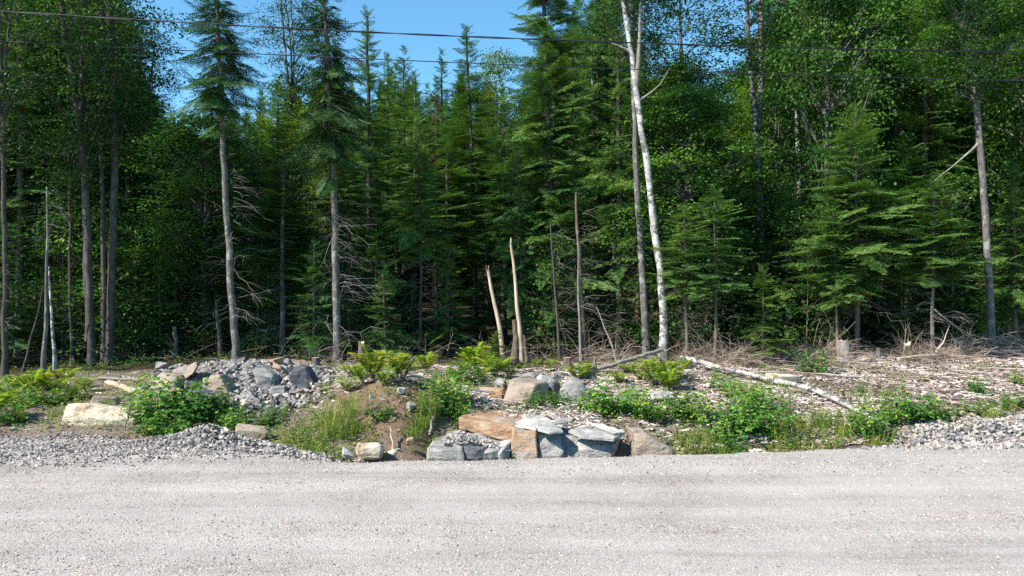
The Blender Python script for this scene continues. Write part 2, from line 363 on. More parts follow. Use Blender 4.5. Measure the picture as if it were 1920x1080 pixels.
# ------------------------------------------------------------------ stones
def hull_verts(pts):
    bm = bmesh.new()
    for p in pts: bm.verts.new(p)
    r = bmesh.ops.convex_hull(bm, input=bm.verts)
    bmesh.ops.delete(bm, geom=[v for v in bm.verts if not v.link_faces], context='VERTS')
    bmesh.ops.triangulate(bm, faces=bm.faces); bm.verts.index_update()
    v = np.array([q.co[:] for q in bm.verts]); f = np.array([[q.index for q in fc.verts] for fc in bm.faces]); bm.free()
    return v, f
def stone_protos(n, k, seed):
    rg = np.random.default_rng(seed); out = []
    for _ in range(n):
        p = rg.uniform(-1, 1, (k, 3)); p = p / np.max(np.abs(p), axis=1, keepdims=True) ** .6
        p *= np.array([1, rg.uniform(.6, .9), rg.uniform(.4, .7)]) * .5
        out.append(hull_verts(p))
    return out
def rotmats(n, rg, flat=0.5):
    a = rg.uniform(0, 2 * math.pi, n); b = rg.normal(0, flat, n); c = rg.normal(0, flat, n)
    ca, sa, cb, sb, cc, sc_ = np.cos(a), np.sin(a), np.cos(b), np.sin(b), np.cos(c), np.sin(c); Z = np.zeros(n); O = np.ones(n)
    Rz = np.stack([ca, -sa, Z, sa, ca, Z, Z, Z, O], -1).reshape(n, 3, 3)
    Rx = np.stack([O, Z, Z, Z, cb, -sb, Z, sb, cb], -1).reshape(n, 3, 3)
    Ry = np.stack([cc, Z, sc_, Z, O, Z, -sc_, Z, cc], -1).reshape(n, 3, 3)
    return Rz @ Rx @ Ry
def scatter(mb, protos, pos, size, rg, flat=.5, tint=None):
    n = len(pos); idx = rg.integers(0, len(protos), n); RM = rotmats(n, rg, flat)
    tint = rg.uniform(0, 1, n) if tint is None else tint
    for k, (pv, pf) in enumerate(protos):
        s = np.where(idx == k)[0]
        if not len(s): continue
        v = np.einsum('nij,vj->nvi', RM[s], pv) * size[s][:, None, None] + pos[s][:, None]
        f = (pf[None] + (np.arange(len(s)) * len(pv))[:, None, None]).reshape(-1, 3)
        mb.add(v.reshape(-1, 3), f, np.repeat(tint[s], len(pv)))
PG = stone_protos(14, 8, 1)
rg = np.random.default_rng(11)
def pxrand(n, px0, px1, y0, y1): 
    y = rg.uniform(y0, y1, n); px = rg.uniform(px0, px1, n); return (px - 960) / F * y, y
# loose stones on the road
mb = MB(); n = 30000
y = 4.6 + 6.6 * rg.uniform(0, 1, n) ** 1.1; x = rg.uniform(-.76, .76, n) * y
k = (y < edgeY(x) - .02) & (rg.uniform(0, 1, n) < np.clip(.45 + 1.6 * fbm(x * .25, y * 1.6, 61) + .5 * (y > 8.8), .06, 1))
x, y = x[k], y[k]; sz = .007 + .011 * rg.uniform(0, 1, len(x)) ** 2.5 + (y > 8.7) * rg.uniform(0, .008, len(x))
scatter(mb, PG, np.stack([x, y, roadZ(x, y) + sz * .12], 1), sz * 1.5, rg, .4)
link('loose_gravel', mb.mesh('loose_gravel', M['roadstones']), kind='stuff')
# coarse crushed stone on the left shoulder and its bank, and on the right
mb = MB()
def bankH(x, y):       # heaps of crushed stone above the base surface
    px = 960 + F * x / y
    a = .20 * np.exp(-((px - 385) / 75) ** 2) * np.exp(-((y - 10.75) / .35) ** 2)
    b = .13 * np.clip((px - 330) / 80, 0, 1) * np.clip((655 - px) / 40, 0, 1) * np.exp(-((y - np.interp(px, [330, 480, 640], [10.8, 10.35, 9.9])) / .28) ** 2)
    c = .08 * np.clip((px - 1650) / 90, 0, 1) * np.exp(-((y - np.interp(px, [1650, 1920], [10.95, 11.7])) / .4) ** 2)
    return a + b + c
for (p0, p1, y0, y1, n, s0, s1, pw) in [(-250, 640, 9.0, 11.3, 9500, .025, .055, 1.6), (300, 660, 9.6, 11.1, 5200, .04, .085, 1.3), (1620, 2150, 10.2, 12.3, 5200, .035, .085, 1.4), (820, 965, 10.35, 11.1, 420, .02, .07, 1.3), (1030, 1260, 10.5, 11.3, 260, .02, .06, 1.3), (870, 1120, 11.5, 13, 700, .03, .10, 1.5)]:
    x, y = pxrand(n, p0, p1, y0, y1); px = 960 + F * x / y
    if p0 == -250: k = rg.uniform(0, 1, n) < np.clip((y - np.interp(px, [-250, 0, 400, 640], [8.8, 9.2, 9.35, 9.3])) / .8 + fbm(x, y, 71), 0, 1) ; k &= (y < edgeY(x) + .15)
    elif p0 == 300: k = bankH(x, y) > .025
    elif p0 == 1620: k = (bankH(x, y) > .02) | ((y < edgeY(x) + .1) & (rg.uniform(0, 1, n) < .5))
    else: k = rg.uniform(0, 1, n) < .8
    x, y = x[k], y[k]; sz = s0 + (s1 - s0) * rg.uniform(0, 1, len(x)) ** pw
    scatter(mb, PG, np.stack([x, y, roadZ(x, y) + bankH(x, y) * rg.uniform(.55, 1, len(x)) + sz * .1], 1), sz * 1.25, rg, .6)
# core sheet for the banks so that no gap shows
link('crushed_stone', mb.mesh('crushed_stone', M['stones']), kind='stuff')
mb = MB()
for x0, x1, y0, y1 in ((-5.6, -1.9, 9.3, 11.5), (4.8, 10, 10.2, 12.6)):
    v, f = grid_mesh(np.arange(x0, x1, .08), np.arange(y0, y1, .08), lambda X, Y: roadZ(X, Y) + bankH(X, Y) * .72 - .02)
    mb.add(v, f, rg.uniform(.05, .4, len(v)))
link('gravel_bank', mb.mesh('gravel_bank', M['stones'], True), kind='structure')

def boulder_mesh(name, dims, m, seed, pts=None, chop=5, bev=.012, boxy=.8, amp_=.035, rnd=False):
    rg_ = np.random.default_rng(seed); d = np.array(dims) / 2
    if pts is None:
        base = np.array([[a, b, c] for a in (-1, 1) for b in (-1, 1) for c in (-1, 1)], float)
        base *= 1 + rg_.uniform(-.5, .05, base.shape)
        extra = rg_.uniform(-1, 1, (chop, 3)); extra = extra / np.max(np.abs(extra), axis=1, keepdims=True) * boxy
        pts = np.concatenate([base, extra]) * d
        if rnd:
            q = nrm(rg_.normal(0, 1, (11, 3))); q = q / np.maximum(np.max(np.abs(q), axis=1, keepdims=True), 1e-6) ** .75 * rg_.uniform(.85, 1.05, (11, 1)); pts = q * d
    bm = bmesh.new()
    for p in pts: bm.verts.new(p)
    r = bmesh.ops.convex_hull(bm, input=bm.verts)
    bmesh.ops.delete(bm, geom=[v for v in bm.verts if not v.link_faces], context='VERTS')
    bmesh.ops.dissolve_limit(bm, angle_limit=.12, verts=bm.verts, edges=bm.edges)
    bmesh.ops.bevel(bm, geom=bm.edges[:], offset=bev * 2.0, segments=1, affect='EDGES', clamp_overlap=True)
    bmesh.ops.triangulate(bm, faces=bm.faces)
    size = max(dims) if pts is None or True else 1
    for _ in range(3):
        long_ = [e for e in bm.edges if e.calc_length() > max(.06, size * .11)]
        if long_: bmesh.ops.subdivide_edges(bm, edges=long_, cuts=1)
        bmesh.ops.triangulate(bm, faces=bm.faces)
    V = np.array([v.co[:] for v in bm.verts]); bm.normal_update(); Nn = np.array([v.normal[:] for v in bm.verts])
    amp = amp_ * size
    dsp = fbm(V[:, 0] / size * 5 + V[:, 2] * 3 / size + seed, V[:, 1] / size * 5 + V[:, 2] / size * 4, seed, 4)
    step = np.round(fbm(V[:, 2] / size * 9 + V[:, 0] / size, V[:, 0] / size * 2 + V[:, 1] / size * 2, seed + 3, 2) * 6) / 6
    V = V + Nn * ((dsp * 1.2 + step * .5) * amp)[:, None]
    for v_, q in zip(bm.verts, V): v_.co = q
    me = bpy.data.meshes.new(name); bm.to_mesh(me); bm.free(); me.materials.append(m)
    a = me.attributes.new('tint', 'FLOAT', 'POINT'); return me

def boulder(px, py, wpx, hpx, m, label, seed, depth=.8, yaw=.3, tilt=0, Y=None, group=None, name='boulder', bev=.012, sink=.15, lift=0, chop=5):
    """px,py = bottom centre in the photo"""
    if Y is None: p = hit(px, py); Y = p[1]
    x = (px - 960) / F * Y
    W = wpx / F * Y; H = hpx / F * Y
    base = CAMH - (py - 540) / F * Y if lift else float(T(x, Y))
    me = boulder_mesh(name, (W * 1.06, W * depth, H * (1 + sink) * 1.05), M[m], seed, chop=chop, bev=bev, rnd=(seed % 5 in (0, 3, 4)) and seed not in (19, 27, 34))
    o = link(name, me, None, (x, Y + W * depth * .3, base + H * (1 - sink) / 2), (random.Random(seed).uniform(-.12, .12), tilt, yaw))
    return tag(o, label, 'rock', group)

# named rocks
_r = np.random.default_rng(5); _p = []
for _u in np.linspace(-1, 1, 6):
    for _a in np.arange(7) * .9: _p.append([_u * .60 + _r.normal(0, .02), math.cos(_a) * .30 * (1 - .22 * _u ** 4) + _r.normal(0, .02), math.sin(_a) * (.28 - .03 * _u) * (1 - .25 * _u ** 4) + _r.normal(0, .015) - .02 * _u])
_o = link('boulder', boulder_mesh('boulder', (1.2, .6, .56), M['rock_cream'], 5, pts=np.array(_p), bev=.012), None, PX(198, 790, 11.9), (0, .03, -.04))
tag(_o, 'long rounded cream boulder like a log at the gravel edge on the left', 'rock')
boulder(190, 762, 50, 20, 'rock_tan', 'flat brownish stone lying behind the long cream boulder', 21, .8, .2, Y=12.8)
boulder(268, 738, 70, 16, 'rock_white', 'pale flat slab lying left of the brown boulder', 23, .5, .35, -.1, Y=13.6)
boulder(372, 765, 60, 26, 'rock_grey', 'flat grey slab low on the rubble pile above the raspberry leaves', 9, .9, .3, Y=12.7)
boulder(470, 700, 44, 12, 'rock_tan', 'long tan stone on the crest of the rubble pile', 12, .6, .1, Y=15.0)
boulder(424, 700, 26, 14, 'rock_tan', 'small tan stone on the crest below the left bare spruce trunk', 13, .8, .3, Y=15.0)
boulder(452, 775, 60, 30, 'rock_grey', 'grey slab tipped against the front of the rubble pile', 15, .7, .6, -.3, Y=12.6)
boulder(466, 826, 64, 32, 'rock_tan', 'flat tan rock on the gravel bank below the rubble pile', 16, .7, .1, .12, Y=11.0, bev=.02)
boulder(520, 762, 38, 26, 'rock_grey', 'grey stone at the right foot of the rubble beside yellow flowers', 17, .8, .3, Y=12.9)
boulder(650, 858, 24, 24, 'rock_white', 'small white stone with a dark right side at the end of the gravel bank', 18, 1.0, .55, Y=10.0, lift=1)
boulder(692, 860, 58, 28, 'rock_cream', 'square cream block at the road edge under the dirt mound', 19, .7, .12, Y=10.05, lift=1, bev=.02, chop=2)
boulder(737, 860, 24, 18, 'rock_cream', 'small yellowish stone right of the square cream block', 20, .8, .5, Y=10.1, lift=1)
boulder(752, 741, 18, 14, 'rock_white', 'small white stone on top of the dirt mound', 22, .8, .4)
boulder(697, 750, 12, 12, 'rock_white', 'tiny white stone on the bare dirt of the mound', 24, .8, .4)
boulder(771, 774, 24, 20, 'rock_grey', 'rounded pale grey stone in the weeds on the dirt mound', 25, .9, .4, bev=.03)
boulder(768, 835, 18, 14, 'rock_orange', 'small orange stone in the dark hollow under the mound', 26, .8, .3, Y=10.4, lift=1)
boulder(922, 753, 50, 28, 'rock_orange', 'rusty orange block against the left of the largest boulder', 28, .8, .15, Y=12.8)
boulder(936, 722, 28, 24, 'rock_grey', 'striped pale stone perched behind the orange block', 29, .8, -.3, .2, Y=13.6)
boulder(990, 718, 70, 18, 'rock_grey', 'grey slab lying on the back of the largest boulder', 30, .8, .1, Y=13.2, lift=1, sink=.6)
boulder(1020, 728, 28, 24, 'rock_white', 'white stone wedged right behind the largest boulder', 32, .9, .3, Y=12.9, lift=1)
boulder(1047, 722, 26, 26, 'rock_grey', 'pointed grey stone at the right of the boulder group', 33, .8, .5, Y=13.3, lift=1, sink=.4)
boulder(1125, 748, 28, 24, 'rock_cream', 'cream yellow stone right of the broad grey boulder', 35, .8, .3, Y=13.1, sink=.3)
boulder(1040, 748, 24, 38, 'rock_dark', 'dark upright stone in the shade between two boulders', 36, .8, .6, Y=12.9)
boulder(905, 758, 20, 16, 'rock_grey', 'small grey stone at the left foot of the boulder group', 37, .8, .3)
boulder(925, 768, 26, 14, 'rock_dark', 'small blue-grey stone below the orange block', 38, .8, .3)
boulder(1238, 770, 62, 22, 'rock_white', 'flat white slab among the bushes right of the boulder group', 39, .7, .2, Y=12.5, sink=.1)
boulder(1195, 738, 26, 12, 'rock_grey', 'small grey slab in the weeds beyond the flat white slab', 40, .8, .2)
boulder(1468, 734, 56, 22, 'rock_cream', 'cream block lying under the fallen birch log', 41, .6, .25, Y=14.1, sink=.1, chop=2)
boulder(1035, 793, 26, 10, 'rock_white', 'small pale stone lying on top of the rock ledge', 42, .8, .1, Y=11.6)
boulder(1055, 784, 24, 14, 'rock_grey', 'small grey stone at the back of the rock ledge', 43, .8, .4, Y=11.8)
boulder(1905, 798, 22, 16, 'rock_tan', 'tan stone in the weeds at the right edge of the frame', 44, .8, .4)
boulder(880, 705, 20, 10, 'rock_grey', 'low grey stone in the ferns left of the broken snags', 45, .8, .4)

def rockpoly(front, Yf, depth, m, label, seed, lift=0.0, sy=.85, amp=.035):
    """boulder given by its near outline (photo pixels, extra depth per corner) and its own thickness"""
    Yf -= .45 if Yf > 13.1 else 0; P_ = np.array([PX(a[0], a[1], Yf + (a[2] if len(a) > 2 else 0)) for a in front]); P_ = (P_ - P_.mean(0)) * (1.22 if Yf > 12.6 else 1.05) + P_.mean(0) + [0, 0, .05 if Yf > 12.6 else 0]; c = P_.mean(0); B = (P_ - c) * sy + c + [.0, depth, lift]
    low = P_[P_[:, 2] < c[2]].copy(); low[:, 2] -= .12; low[:, 1] += .05; q = np.concatenate([P_, B, low]); c = q.mean(0)
    o = link('boulder', boulder_mesh('boulder', np.ptp(q, 0), M[m], seed, pts=q - c, bev=.008, amp_=amp), None, c); return tag(o, label, 'rock')
rockpoly([(945, 750, .15), (958, 713, .45), (1004, 722, .05), (990, 758, 0), (990, 705, .9), (1028, 714, .7), (1026, 742, .5)], 12.3, .45, 'rock_tan', 'largest tan boulder with a flat face and a dark right side', 27, amp=.015)
rockpoly([(1050, 734, .2), (1072, 714, .3), (1092, 717, .3), (1110, 742, .3), (1092, 762, .05), (1062, 758, 0)], 12.5, .5, 'rock_grey', 'broad grey boulder facing the road right of the largest one', 34, .03, amp=.02)
rockpoly([(282, 742, .2), (289, 720, .3), (303, 709, .4), (326, 716, .1), (332, 730, .1), (320, 745, 0), (292, 750, .05)], 13.2, .4, 'rock_tan', 'brown boulder with a sunlit top at the left foot of the rubble pile', 14, .03)
rockpoly([(296, 712, .5), (361, 687, .2), (364, 693, .1), (357, 706, 0), (330, 720, 0), (310, 722, .3)], 14.0, .25, 'rock_tan', 'pale tan slab leaning up at the back left of the rubble pile', 6, .02)
rockpoly([(385, 738, .1), (387, 722, .1), (396, 711, .3), (410, 711, .1), (425, 741, 0), (428, 722, .4)], 13.3, .35, 'rock_tan', 'tan block half buried in the middle of the rubble pile', 8)
rockpoly([(477, 701, .2), (491, 692, .4), (510, 710, .2), (515, 732, .2), (503, 738, 0), (484, 721, 0)], 13.6, .35, 'rock_grey', 'tall grey and tan boulder standing in the centre of the rubble', 10)
rockpoly([(544, 711, .1), (556, 694, .4), (571, 697, .4), (588, 726, .3), (574, 732, .1), (552, 728, 0)], 13.8, .45, 'rock_dark', 'dark blue-grey boulder at the right end of the rubble pile', 31)
# bedrock ledge: convex blocks with real depth, side by side
def ledge_block(front, Yf, depth, m, back_lift=0, seed=0, parent=None, bev=.01, name='ledge_block', dyl=None):
    pts = []
    for k, q in enumerate(front):
        Yq = Yf + (q[2] if len(q) > 2 else 0)
        p = PX(q[0], q[1], Yq); pts.append(p)
        b = p.copy(); b[1] += depth; b[2] += back_lift if p[2] > -.05 else 0; b[2] = b[2] if p[2] > -.05 else b[2] - .2; pts.append(b)
    pts = np.array(pts); low = pts[pts[:, 2] < 0].copy(); low[:, 2] -= .35; pts = np.concatenate([pts, low])
    c = pts.mean(0); size = np.ptp(pts, 0)
    me = boulder_mesh(name, size, M[m], seed, pts=pts - c, bev=bev, amp_=.07)
    return link(name, me, parent, c - np.array(parent.location) if parent else c)
LED = thing('rock_ledge', (0.2, 10.6, -.1), 'long jointed rock ledge with a top coloured sunlit white and a rusty face at the road edge', 'rock ledge')
ledge_block([(862, 782, .35), (905, 787, .25), (966, 801, .0), (961, 829, 0), (912, 816, .12), (862, 806, .3)], 10.5, 1.0, 'rock_orange', .0, 51, LED)
ledge_block([(962, 801, .02), (1006, 811, .0), (1008, 858, -.1), (956, 858, -.1)], 10.42, 1.0, 'rock_orange', .0, 52, LED)
ledge_block([(1007, 811, .1), (1030, 815, .2), (1052, 818, .2), (1058, 836, .0), (1050, 858, -.05), (1009, 858, -.05), (1012, 835, .0)], 10.42, .9, 'rock_pale', .0, 53, LED)
ledge_block([(1046, 814, .3), (1074, 817, .2), (1090, 828, .1), (1080, 843, .0), (1086, 858, -.05), (1052, 858, 0)], 10.45, .9, 'rock_grey', .0, 54, LED)
ledge_block([(1080, 812, .6), (1128, 802, .9), (1173, 811, .75), (1156, 830, .1), (1142, 854, .0), (1106, 858, 0), (1088, 842, .0), (1080, 824, .2)], 10.40, .7, 'rock_pale', .0, 55, LED)
ledge_block([(1020, 818, .6), (1140, 826, .6), (1140, 856, .55), (1015, 856, .5)], 10.45, .4, 'rock_dark', .0, 63, LED)
ledge_block([(808, 834, .45), (838, 829, .45), (866, 841, .0), (872, 852, .0), (868, 864, -.05), (798, 864, .1), (802, 845, .0)], 10.12, .5, 'rock_grey', .03, 57, LED)
ledge_block([(862, 828, .45), (900, 826, .4), (914, 838, .1), (908, 850, .1), (912, 864, .1), (870, 864, 0), (874, 842, .05)], 10.12, .5, 'rock_dark', .03, 58, LED)
ledge_block([(905, 832, .35), (926, 829, .3), (938, 842, .1), (934, 864, .15), (908, 864, .0), (906, 848, -.02)], 10.14, .5, 'rock_grey', .02, 59, LED)
ledge_block([(936, 834, .2), (960, 824, .25), (944, 842, .05), (934, 848, .02)], 10.16, .35, 'rock_white', .0, 64, LED)
ledge_block([(835, 818, .3), (900, 812, .3), (960, 824, .2), (955, 842, -.1), (905, 838, -.1), (850, 836, -.1)], 10.42, .6, 'rock_pale', .0, 65, LED)
def lit_top_plate(pts, m, seed, th=.05):  # white and pale plates put the sunlight on the ledge top into colour
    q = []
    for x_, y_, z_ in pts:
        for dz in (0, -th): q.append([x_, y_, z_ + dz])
    q = np.array(q); c = q.mean(0); link('lit_top_plate', boulder_mesh('lit_top_plate', np.ptp(q, 0), M[m], seed, pts=q - c, bev=.004, amp_=.05), LED, c - np.array(LED.location))
def tp(px, py, z): Y_ = (CAMH - z) * F / (py - 540); return ((px - 960) / F * Y_, Y_, z)
lit_top_plate([tp(892, 782, .24), tp(940, 776, .245), tp(1016, 776, .25), tp(1040, 795, .245), tp(1004, 804, .235), tp(967, 796, .245), tp(914, 786, .245)], 'rock_white', 71, .03)
lit_top_plate([tp(1006, 792, .25), tp(1036, 792, .25), tp(1056, 808, .225), tp(1030, 811, .222), tp(1008, 806, .235)], 'rock_pale', 72, .03)
lit_top_plate([tp(1064, 806, .21), tp(1104, 791, .24), tp(1172, 809, .175), tp(1150, 822, .13), tp(1092, 817, .16)], 'rock_pale', 74, .05)
lit_top_plate([tp(1104, 792, .255), tp(1130, 794, .245), tp(1173, 809, .185), tp(1150, 812, .185)], 'rock_white', 76, .03)
lit_top_plate([tp(1040, 783, .27), tp(1060, 782, .27), tp(1064, 791, .27), tp(1038, 793, .265)], 'rock_grey', 75)
n_ = 520; px_ = rg.uniform(832, 958, n_); u_ = rg.uniform(0, 1, n_); py_ = np.interp(px_, [832, 862, 905, 958], [820, 808, 817, 830]) + u_ * 16; Y_ = 10.72 - .45 * u_
mbs = MB(); sz_ = .02 + .05 * rg.uniform(0, 1, n_) ** 1.6; P_ = np.stack([(px_ - 960) / F * Y_, Y_, CAMH - (py_ - 540) / F * Y_], 1)
scatter(mbs, PG, P_, sz_ * 1.2, rg, .6); link('stone_debris', mbs.mesh('stone_debris', M['stones']), kind='stuff')
W = ledge_block([(1190, 812, .1), (1216, 815, .05), (1264, 844), (1264, 856), (1188, 856)], 10.25, .9, 'rock_tan', -.05, 60, None, name='rock_wedge')
tag(W, 'tan wedge of rock standing apart right of the dark gap in the ledge', 'rock')

# rubble pile: individual stones, then small fill
PR = [boulder_mesh('rubble_stone', (1, rg.uniform(.65, .95), rg.uniform(.45, .8)), M[m_], 100 + i, bev=.012, rnd=True) for i, m_ in enumerate(['rock_grey', 'rock_grey', 'rock_dark', 'rock_tan', 'rock_grey', 'rock_white', 'rock_dark', 'rock_tan', 'rock_grey', 'rock_orange', 'rock_grey', 'rock_dark'])]
rr = random.Random(3)
def inpile(px, y): return 290 < px < 612 and 12.3 < y < 15.9
cnt = 0
while cnt < 262:
    px = rr.uniform(300, 605); y = rr.uniform(12.4, 15.7)
    if rr.random() > math.exp(-((px - 455) / 140) ** 4) : continue
    x = (px - 960) / F * y; s = rr.uniform(.13, .27) * (1.6 if rr.random() < .14 else 1)
    o = link('rubble_stone', rr.choice(PR), None, (x, y, float(T(x, y)) + s * rr.uniform(.05, .5)), (rr.uniform(-.7, .7), rr.uniform(-.7, .7), rr.uniform(0, 6.28)), (s, s, s))
    tag(o, 'broken angular stone heaped in the grey rubble pile', 'stone', 'broken stones heaped in the rubble pile'); cnt += 1
for k in range(32):
    px = rr.uniform(880, 1130); y = rr.uniform(12.0, 13.8); x = (px - 960) / F * y; s = rr.uniform(.08, .17)
    o = link('rubble_stone', rr.choice(PR), None, (x, y, float(T(x, y)) + s * .15), (rr.uniform(-.5, .5), rr.uniform(-.5, .5), rr.uniform(0, 6.28)), (s, s, s))
    tag(o, 'loose stone scattered round the group of large boulders above the ledge', 'stone', 'loose stones round the boulders')
for k in range(26):
    px = rr.choice([rr.uniform(600, 880), rr.uniform(1150, 1660)]); y = rr.uniform(10.9, 13.5); x = (px - 960) / F * y; s = rr.uniform(.06, .13)
    o = link('rubble_stone', rr.choice(PR), None, (x, y, float(T(x, y)) + s * .15), (rr.uniform(-.5, .5), rr.uniform(-.5, .5), rr.uniform(0, 6.28)), (s, s, s))
    tag(o, 'small stone lying among the weeds of the cleared verge', 'stone', 'small stones among the weeds')
mb = MB(); n = 9000; x, y = pxrand(n, 285, 620, 12.2, 15.9); px = 960 + F * x / y
k = rg.uniform(0, 1, n) < np.exp(-((px - 450) / 145) ** 4) * np.clip((y - 11.9), 0, 1); x, y = x[k], y[k]
sz = .035 + .10 * rg.uniform(0, 1, len(x)) ** 1.6
scatter(mb, PG, np.stack([x, y, T(x, y) + rg.uniform(0, .12, len(x))], 1), sz * 1.2, rg, .7, rg.uniform(0, .95, len(x)))
link('rubble_fragments', mb.mesh('rubble_fragments', M['stones']), kind='stuff')

# ------------------------------------------------------------------ foliage prototypes
def frond(L, rg, spruce=False):
    P, D, S, LL, WW, TT = [], [], [], [], [], []
    step = .060 if not spruce else .065
    s = np.arange(.10 * L + .04, L, step)
    for side in (-1, 1):
        for q in s:
            tl = min(.46 * (L - q) + .07, .48) * rg.uniform(.75, 1.1)
            an = math.radians(58 - 22 * q / L) + rg.normal(0, .10)
            dz = rg.normal(-.05, .10) - (.35 if spruce else 0)
            d = np.array([math.cos(an), side * math.sin(an), dz]); d /= np.linalg.norm(d); sv = np.array([-d[1], d[0], 0]); sv /= np.linalg.norm(sv)
            base = np.array([q, 0, 0]); tn = rg.uniform(.15, .75)
            P.append(base); D.append(d); S.append(sv); LL.append(tl); WW.append(.019); TT.append(tn)
            for u in np.arange(.045, tl - .02, .050):
                for s2 in (-1, 1):
                    a2 = math.radians(48) * s2; dd = d * math.cos(a2) + sv * math.sin(a2) + np.array([0, 0, rg.normal(0, .12)])
                    l2 = (.42 * (tl - u) + .035) * rg.uniform(.8, 1.1)
                    P.append(base + d * u); D.append(dd); S.append(np.cross(dd, [0, 0, 1]) + np.array([0, 0, rg.normal(0, .6)])); LL.append(l2); WW.append(.0175)
                    TT.append(tn + rg.normal(0, .2) + .2 * (u / tl))
    for u in np.arange(0, L, .07):
        P.append(np.array([u, 0, 0])); D.append(np.array([1., 0, 0])); S.append(np.array([0, .5, .5])); LL.append(.11); WW.append(.026); TT.append(.35)
    P = np.array(P); D = nrm(np.array(D)); S = nrm(np.array(S))
    v, f = elems(P, D, S, LL, WW); t = np.repeat(np.array(TT), 4)
    if spruce: v[:, 2] += -.10 * v[:, 0] - .10 * v[:, 0] ** 2 + .10 * (v[:, 0] / L) ** 4 * L
    else: v[:, 2] += .10 * v[:, 0] - .16 * v[:, 0] ** 2 / max(L, .5) + .05 * v[:, 0] ** 2
    v[:, 2] -= .25 * v[:, 1] ** 2
    return v, f, t
FL = [.25, .45, .7, 1.0, 1.35, 1.8]
rg = np.random.default_rng(21)
FRONDS = {sp: [[frond(L, rg, sp) for _ in range(3)] for L in FL] for sp in (False, True)}
def place_frond(mb, L, base, az, el, rg, spruce, tshift=0):
    k = int(np.argmin([abs(L - q) for q in FL])); v, f, t = FRONDS[spruce][k][rg.integers(3)]
    v = v * (L / FL[k]); roll = rg.normal(0, .25); cr, sr = math.cos(roll), math.sin(roll)
    y, z = v[:, 1] * cr - v[:, 2] * sr, v[:, 1] * sr + v[:, 2] * cr; x = v[:, 0]
    ce, se = math.cos(el), math.sin(el); x, z = x * ce - z * se, x * se + z * ce
    ca, sa = math.cos(az), math.sin(az)
    mb.add(np.stack([x * ca - y * sa, x * sa + y * ca, z], 1) + base, f, np.clip(t + tshift, 0, 1))
def conifer_crown(H, Rd, seed, spruce=False, gap=.30, nb=6, bare=.0, profile=.75, sparse=0.0):
    rg = np.random.default_rng(seed); mb = MB(); lim = MB(); z = 0.0
    while z < H - .12:
        u = z / H; r = Rd * (1 - u) ** profile * (1 if u > .10 else .75 + 2.5 * u) + .08
        for k in range(nb + (1 if u < .5 else 0)):
            if rg.uniform() < sparse * (1 - u) + (.5 if u < .07 else .06): continue
            L = r * rg.uniform(.5, 1.12) * (1.2 if rg.uniform() < .1 else 1); az = rg.uniform(0, 6.283) if k else rg.uniform(0, 6.283)
            az = k * 6.283 / nb + rg.normal(0, .35) + z * 7
            el = math.radians(-14 + 50 * u ** 1.3 + rg.normal(0, 12)) if not spruce else math.radians(-14 + 52 * u ** 1.5 + rg.normal(0, 13))
            zz = z + rg.uniform(-.17, .17); base = np.array([0, 0, zz])
            place_frond(mb, max(L, .2), base, az, el, rg, spruce, rg.normal(.0, .12) + .12 * u)
            if L > .5: p = base + np.array([math.cos(az) * math.cos(el), math.sin(az) * math.cos(el), math.sin(el)]) * L * .6; lv, lf = tube([base, (base + p) / 2 + [0, 0, .02], p], [.014, .01, .005], 3); lim.add(lv, lf)
        z += gap * (1 - .35 * u) * rg.uniform(.85, 1.15)
    for k in range(4): place_frond(mb, .22, np.array([0, 0, H - .35 + .08 * k]), k * 1.6, .9, rg, spruce)
    mb.add(*elems(np.array([[0, 0, H - .3]] * 2), np.array([[0, 0, 1.]] * 2), np.array([[1., 0, 0], [0, 1., 0]]), [.42] * 2, [.035] * 2), .4)
    return mb, lim
def dead_crown(H, Rb, Rt, n, seed, sweep=-.2, dens=5, thick=.010):
    rg = np.random.default_rng(seed); mb = MB()
    for k in range(n):
        u = rg.uniform(0, 1); L = (Rb + (Rt - Rb) * u) * rg.uniform(.35, 1.15); az = rg.uniform(0, 6.283); el = rg.normal(.05, .25)
        d = np.array([math.cos(az), math.sin(az), 0]); s = np.linspace(0, 1, 6)
        p = np.array([0, 0, u * H]) + d * (s * L)[:, None] + np.array([0, 0, 1]) * (math.tan(el) * s * L + sweep * L * s ** 2 + .18 * L * s ** 5)[:, None]
        p[1:] += rg.normal(0, .032 * L, (5, 3)); r = thick * (.6 + .5 * L)
        v, f = tube(p, np.linspace(r, r * .25, 6), 3); mb.add(v, f)
        for q in range(int(dens * L) + 1):
            a = rg.uniform(.25, .95); b0 = p[int(a * 5)]; l2 = L * (1.05 - a) * rg.uniform(.4, .8) + .06
            an = az + rg.choice([-1, 1]) * rg.uniform(.5, 1.1); dd = np.array([math.cos(an), math.sin(an), rg.normal(-.25, .25)])
            pp = b0 + dd * (np.linspace(0, 1, 4) * l2)[:, None] + np.array([0, 0, -.2 * l2]) * (np.linspace(0, 1, 4) ** 2)[:, None]
            v, f = tube(pp, np.linspace(r * .45, r * .15, 4), 3); mb.add(v, f)
    return mb
